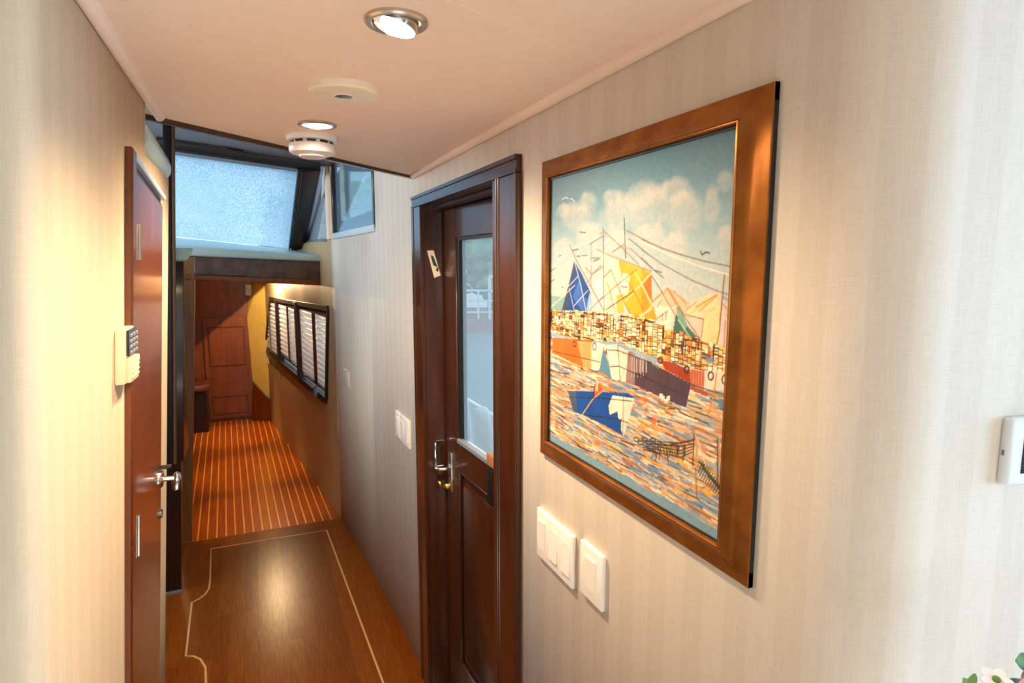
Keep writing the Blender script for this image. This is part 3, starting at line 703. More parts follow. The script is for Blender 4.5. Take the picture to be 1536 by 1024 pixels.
for a in ((.5485, .553, IY0 - .004, IY0 + .0015, IZ0, IZ1), (.5485, .553, IY1 - .004, IY1 + .004, IZ0, IZ1), (.5485, .553, IY0, IY1, IZ0 - .004, IZ0 + .003), (.5485, .553, IY0, IY1, IZ1 - .0035, IZ1 + .004)): b.box(*a)
add('lip_shadow', b, M['frame_black'], pt, smooth=0)  # black strips stand in for shade along the frame's inner lip

def paint():
    """brushwork laid down on a (v, u) array of the canvas: u to the right, v up, both 0..1"""
    WN, HN = 372, 400; rs = np.random.RandomState(5); rr = random.Random(5)
    img = np.zeros((HN, WN, 3)); U, Vv = np.meshgrid((np.arange(WN) + .5) / WN, (np.arange(HN) + .5) / HN)
    X = U * WN; Y = Vv * HN
    def nz(cx, cy, oct=4):
        out = np.zeros((HN, WN)); amp = 1; tot = 0
        for o in range(oct):
            g = rs.rand(int(cy * 2 ** o) + 2, int(cx * 2 ** o) + 2); gx = U * (g.shape[1] - 1.001); gy = Vv * (g.shape[0] - 1.001)
            x0 = gx.astype(int); y0 = gy.astype(int); fx = gx - x0; fy = gy - y0; fx = fx * fx * (3 - 2 * fx); fy = fy * fy * (3 - 2 * fy)
            out += amp * ((g[y0, x0] * (1 - fx) + g[y0, x0 + 1] * fx) * (1 - fy) + (g[y0 + 1, x0] * (1 - fx) + g[y0 + 1, x0 + 1] * fx) * fy); tot += amp; amp *= .55
        return out / tot
    def blend(mask, col, box=None):
        m = mask[..., None]
        if box: y0, y1, x0, x1 = box; img[y0:y1, x0:x1] = img[y0:y1, x0:x1] * (1 - m) + np.array(col, float) * m
        else: img[:] = img * (1 - m) + np.array(col, float) * m
    vs = [0, .55, .70, .80, .90, 1.0]; cs = [(196, 196, 188), (190, 196, 192), (170, 188, 194), (138, 170, 184), (104, 146, 166), (90, 132, 152)]
    for k in range(3): img[..., k] = np.interp(Vv, vs, [c[k] for c in cs])
    n1 = nz(7, 9); n2 = nz(26, 18)
    for (u, v, ru, rv) in CLOUDS:
        rv *= 1.75; ru *= 1.15
        dd = ((U - u) / ru) ** 2 + ((Vv - v + .25 * rv) / rv) ** 2
        e = np.clip((1.25 - dd + (n1 - .5) * 1.6 + (n2 - .5) * .8) / .9, 0, 1) ** 1.3
        top = np.clip((Vv - v + rv * .4) / (rv * 1.2), 0, 1)
        blend(e * (.35 + .45 * top), (214, 204, 194))
    def box_of(xs, ys, pad):
        x0 = max(int(min(xs) - pad), 0); x1 = min(int(max(xs) + pad) + 1, WN); y0 = max(int(min(ys) - pad), 0); y1 = min(int(max(ys) + pad) + 1, HN)
        return (y0, y1, x0, x1) if x1 > x0 and y1 > y0 else None
    def poly(pts, col, a=1.0, tex=.10):
        xs = [p[0] * WN for p in pts]; ys = [p[1] * HN for p in pts]; bx = box_of(xs, ys, 2)
        if not bx: return
        sx = X[bx[0]:bx[1], bx[2]:bx[3]]; sy = Y[bx[0]:bx[1], bx[2]:bx[3]]; ins = np.zeros(sx.shape, bool); n = len(xs)
        for i in range(n):
            xa, ya, xb, yb = xs[i], ys[i], xs[(i + 1) % n], ys[(i + 1) % n]
            if ya == yb: continue
            ins ^= ((ya > sy) != (yb > sy)) & (sx < (xb - xa) * (sy - ya) / (yb - ya) + xa)
        t = (n2[bx[0]:bx[1], bx[2]:bx[3]] - .5) * 2 * tex
        sub = img[bx[0]:bx[1], bx[2]:bx[3]]; m = (ins * a)[..., None]
        sub[:] = sub * (1 - m) + np.clip(np.array(col, float) * (1 + t[..., None]), 0, 255) * m
    def line(pts, col, w, a=1.0):
        for (ua, va), (ub, vb) in zip(pts, pts[1:]):
            xa, ya, xb, yb = ua * WN, va * HN, ub * WN, vb * HN; bx = box_of((xa, xb), (ya, yb), w + 1)
            if not bx: continue
            sx = X[bx[0]:bx[1], bx[2]:bx[3]]; sy = Y[bx[0]:bx[1], bx[2]:bx[3]]; L = (xb - xa) ** 2 + (yb - ya) ** 2 + 1e-9
            tt = np.clip(((sx - xa) * (xb - xa) + (sy - ya) * (yb - ya)) / L, 0, 1)
            dd = np.hypot(sx - xa - tt * (xb - xa), sy - ya - tt * (yb - ya)); blend(np.clip(w / 2 + .5 - dd, 0, 1) * a, col, bx)
    rail_lo = None
    for op in OPS:
        if op[0] == 'p': poly(op[2], op[1])
        elif op[0] == 'l': line(op[3], op[1], max(1.0, op[2] * .62))
        elif op[0] == 'RAIL':
            tu, tv = [p[0] for p in op[1]], [p[1] for p in op[1]]; lu, lv = [p[0] for p in op[2]], [p[1] for p in op[2]]; rail_lo = (lu, lv)
            top = np.interp(U[0], tu, tv); lo = np.interp(U[0], lu, lv)
            m = ((Vv < top[None]) & (Vv > lo[None] - .02)); img[m] = np.array((206, 160, 110)) * (1 + (n2[m][:, None] - .5) * .3)
            pal = [(240, 198, 128), (248, 230, 196), (232, 160, 88), (242, 212, 160), (218, 140, 72), (238, 232, 220), (240, 190, 100), (246, 224, 188)]
            img[m] = np.array((96, 66, 42)) * (1 + (n2[m][:, None] - .5) * .4)
            u = 0.0
            while u < 1:
                cw = rr.uniform(.014, .026); v = np.interp(u, lu, lv) - .02; t_ = np.interp(u, tu, tv)
                while v < t_ - .004:
                    ch = rr.uniform(.008, .017)
                    if rr.random() < .93: poly([(u + .0015, v + .0012), (u + cw - .0015, v + .0012 + rr.uniform(-.001, .001)), (u + cw - .001, v + ch - .0008), (u + .001, v + ch - .0008 + rr.uniform(-.001, .001))], rr.choice(pal))
                    if rr.random() < .5: line([(u + .002, v + ch * .5), (u + cw - .003, v + ch * .55)], rr.choice([(212, 120, 60), (252, 242, 222), (150, 96, 56), (244, 200, 130)]), rr.choice([1.0, 1.6]))
                    v += ch
                u += cw
            for k in range(60):
                u = rr.random(); t_ = np.interp(u, tu, tv); l_ = np.interp(u, lu, lv); v = l_ + (t_ - l_) * (.25 + .75 * rr.random()); hh = .008 + rr.random() * .020
                line([(u, v - hh), (u + rr.uniform(-.003, .003), min(v + hh, t_ + .004))], rr.choice([(44, 34, 28), (84, 56, 34), (60, 48, 40)]), rr.choice([1.0, 1.3, 1.9]))
            for k in range(50):
                u = rr.random(); t_ = np.interp(u, tu, tv); l_ = np.interp(u, lu, lv) - .01; v = l_ + (t_ - l_) * rr.random(); ww = .01 + rr.random() * .025
                line([(u - ww, v + .001), (u + ww, v)], rr.choice([(46, 36, 30), (96, 62, 40), (60, 50, 46)]), rr.choice([1.0, 1.3]))
        elif op[0] == 'WATER':
            lo = np.interp(U[0], rail_lo[0], rail_lo[1]) - .012; m = Vv < lo[None]; img[m] = np.array((206, 190, 172)) * (1 + (n1[m][:, None] - .5) * .25)
            pal = [(232, 160, 88)] * 4 + [(244, 218, 180)] * 5 + [(118, 148, 178)] * 5 + [(160, 176, 186)] * 4 + [(226, 128, 72)] * 3 + [(58, 48, 42)] * 4 + [(104, 138, 176)] * 3 + [(250, 234, 206)] * 3 + [(214, 190, 166)] * 4 + [(222, 176, 84)] * 2 + [(168, 104, 66)] * 2
            for k in range(3000):
                u = rr.random(); l_ = np.interp(u, rail_lo[0], rail_lo[1]) - .012; v = .03 + (l_ - .03) * rr.random(); c = rr.choice(pal); dark = sum(c) < 200
                ww = .014 + rr.random() * .042; w = rr.uniform(.9, 1.6) if dark else rr.uniform(1.1, 2.9); sl = rr.uniform(-.010, .006)
                line([(u - ww, v - sl * .5), (u, v + rr.uniform(-.002, .002)), (u + ww, v + sl * .5)], c, w, .9)
            for k in range(40):
                u = rr.random(); v = .05 + rr.random() * .42; poly([(u - .02, v), (u, v + .012), (u + .025, v + .004), (u + .004, v - .01)], rr.choice([(226, 112, 62), (228, 160, 70), (108, 142, 180), (236, 190, 110), (220, 150, 130)]), .75)
    b_ = np.clip((.040 + (n2 - .5) * .02 - Vv) / .008, 0, 1); blend(b_, (128, 164, 184))
    img[:] = np.clip(img * (1 + (nz(120, 130, 2)[..., None] - .5) * .10), 0, 255)
    return img

def build_canvas():
    img = paint() / 255.0 * .95; HN, WN = img.shape[:2]
    c = np.where(img <= .04045, img / 12.92, ((img + .055) / 1.055) ** 2.4)
    ys = np.linspace(IY1, IY0, WN); zs = np.linspace(IZ0, IZ1, HN)
    co = np.empty((HN, WN, 3), np.float32); relief = .0004 * img.mean(axis=2)
    co[..., 0] = .5510 - relief - pt.location.x; co[..., 1] = ys[None] - pt.location.y; co[..., 2] = zs[:, None] + H - pt.location.z
    idx = np.arange(HN * WN).reshape(HN, WN); f = np.stack([idx[:-1, :-1], idx[:-1, 1:], idx[1:, 1:], idx[1:, :-1]], -1).reshape(-1, 4)
    me = bpy.data.meshes.new('canvas'); me.vertices.add(HN * WN); me.vertices.foreach_set('co', co.reshape(-1))
    me.loops.add(f.size); me.loops.foreach_set('vertex_index', f.reshape(-1).astype(np.int32)); me.polygons.add(len(f)); me.polygons.foreach_set('loop_start', np.arange(0, f.size, 4, dtype=np.int32))
    me.update(calc_edges=True); me.validate()
    at = me.color_attributes.new('paint', 'FLOAT_COLOR', 'POINT'); rgba = np.ones((HN * WN, 4), np.float32); rgba[:, :3] = c.reshape(-1, 3); at.data.foreach_set('color', rgba.reshape(-1))
    m, nt, bs = mat_new('oil_paint'); a = N(nt, 'ShaderNodeVertexColor'); a.layer_name = 'paint'; nt.links.new(a.outputs['Color'], bs.inputs['Base Color']); bs.inputs['Roughness'].default_value = .42; bs.inputs['Specular IOR Level'].default_value = .35
    me.materials.append(m); o = bpy.data.objects.new('canvas', me); COL.objects.link(o); o.parent = pt
    for p in me.polygons: p.use_smooth = True
    o['label'] = 'canvas with sails, moored boats and broken orange and blue water'

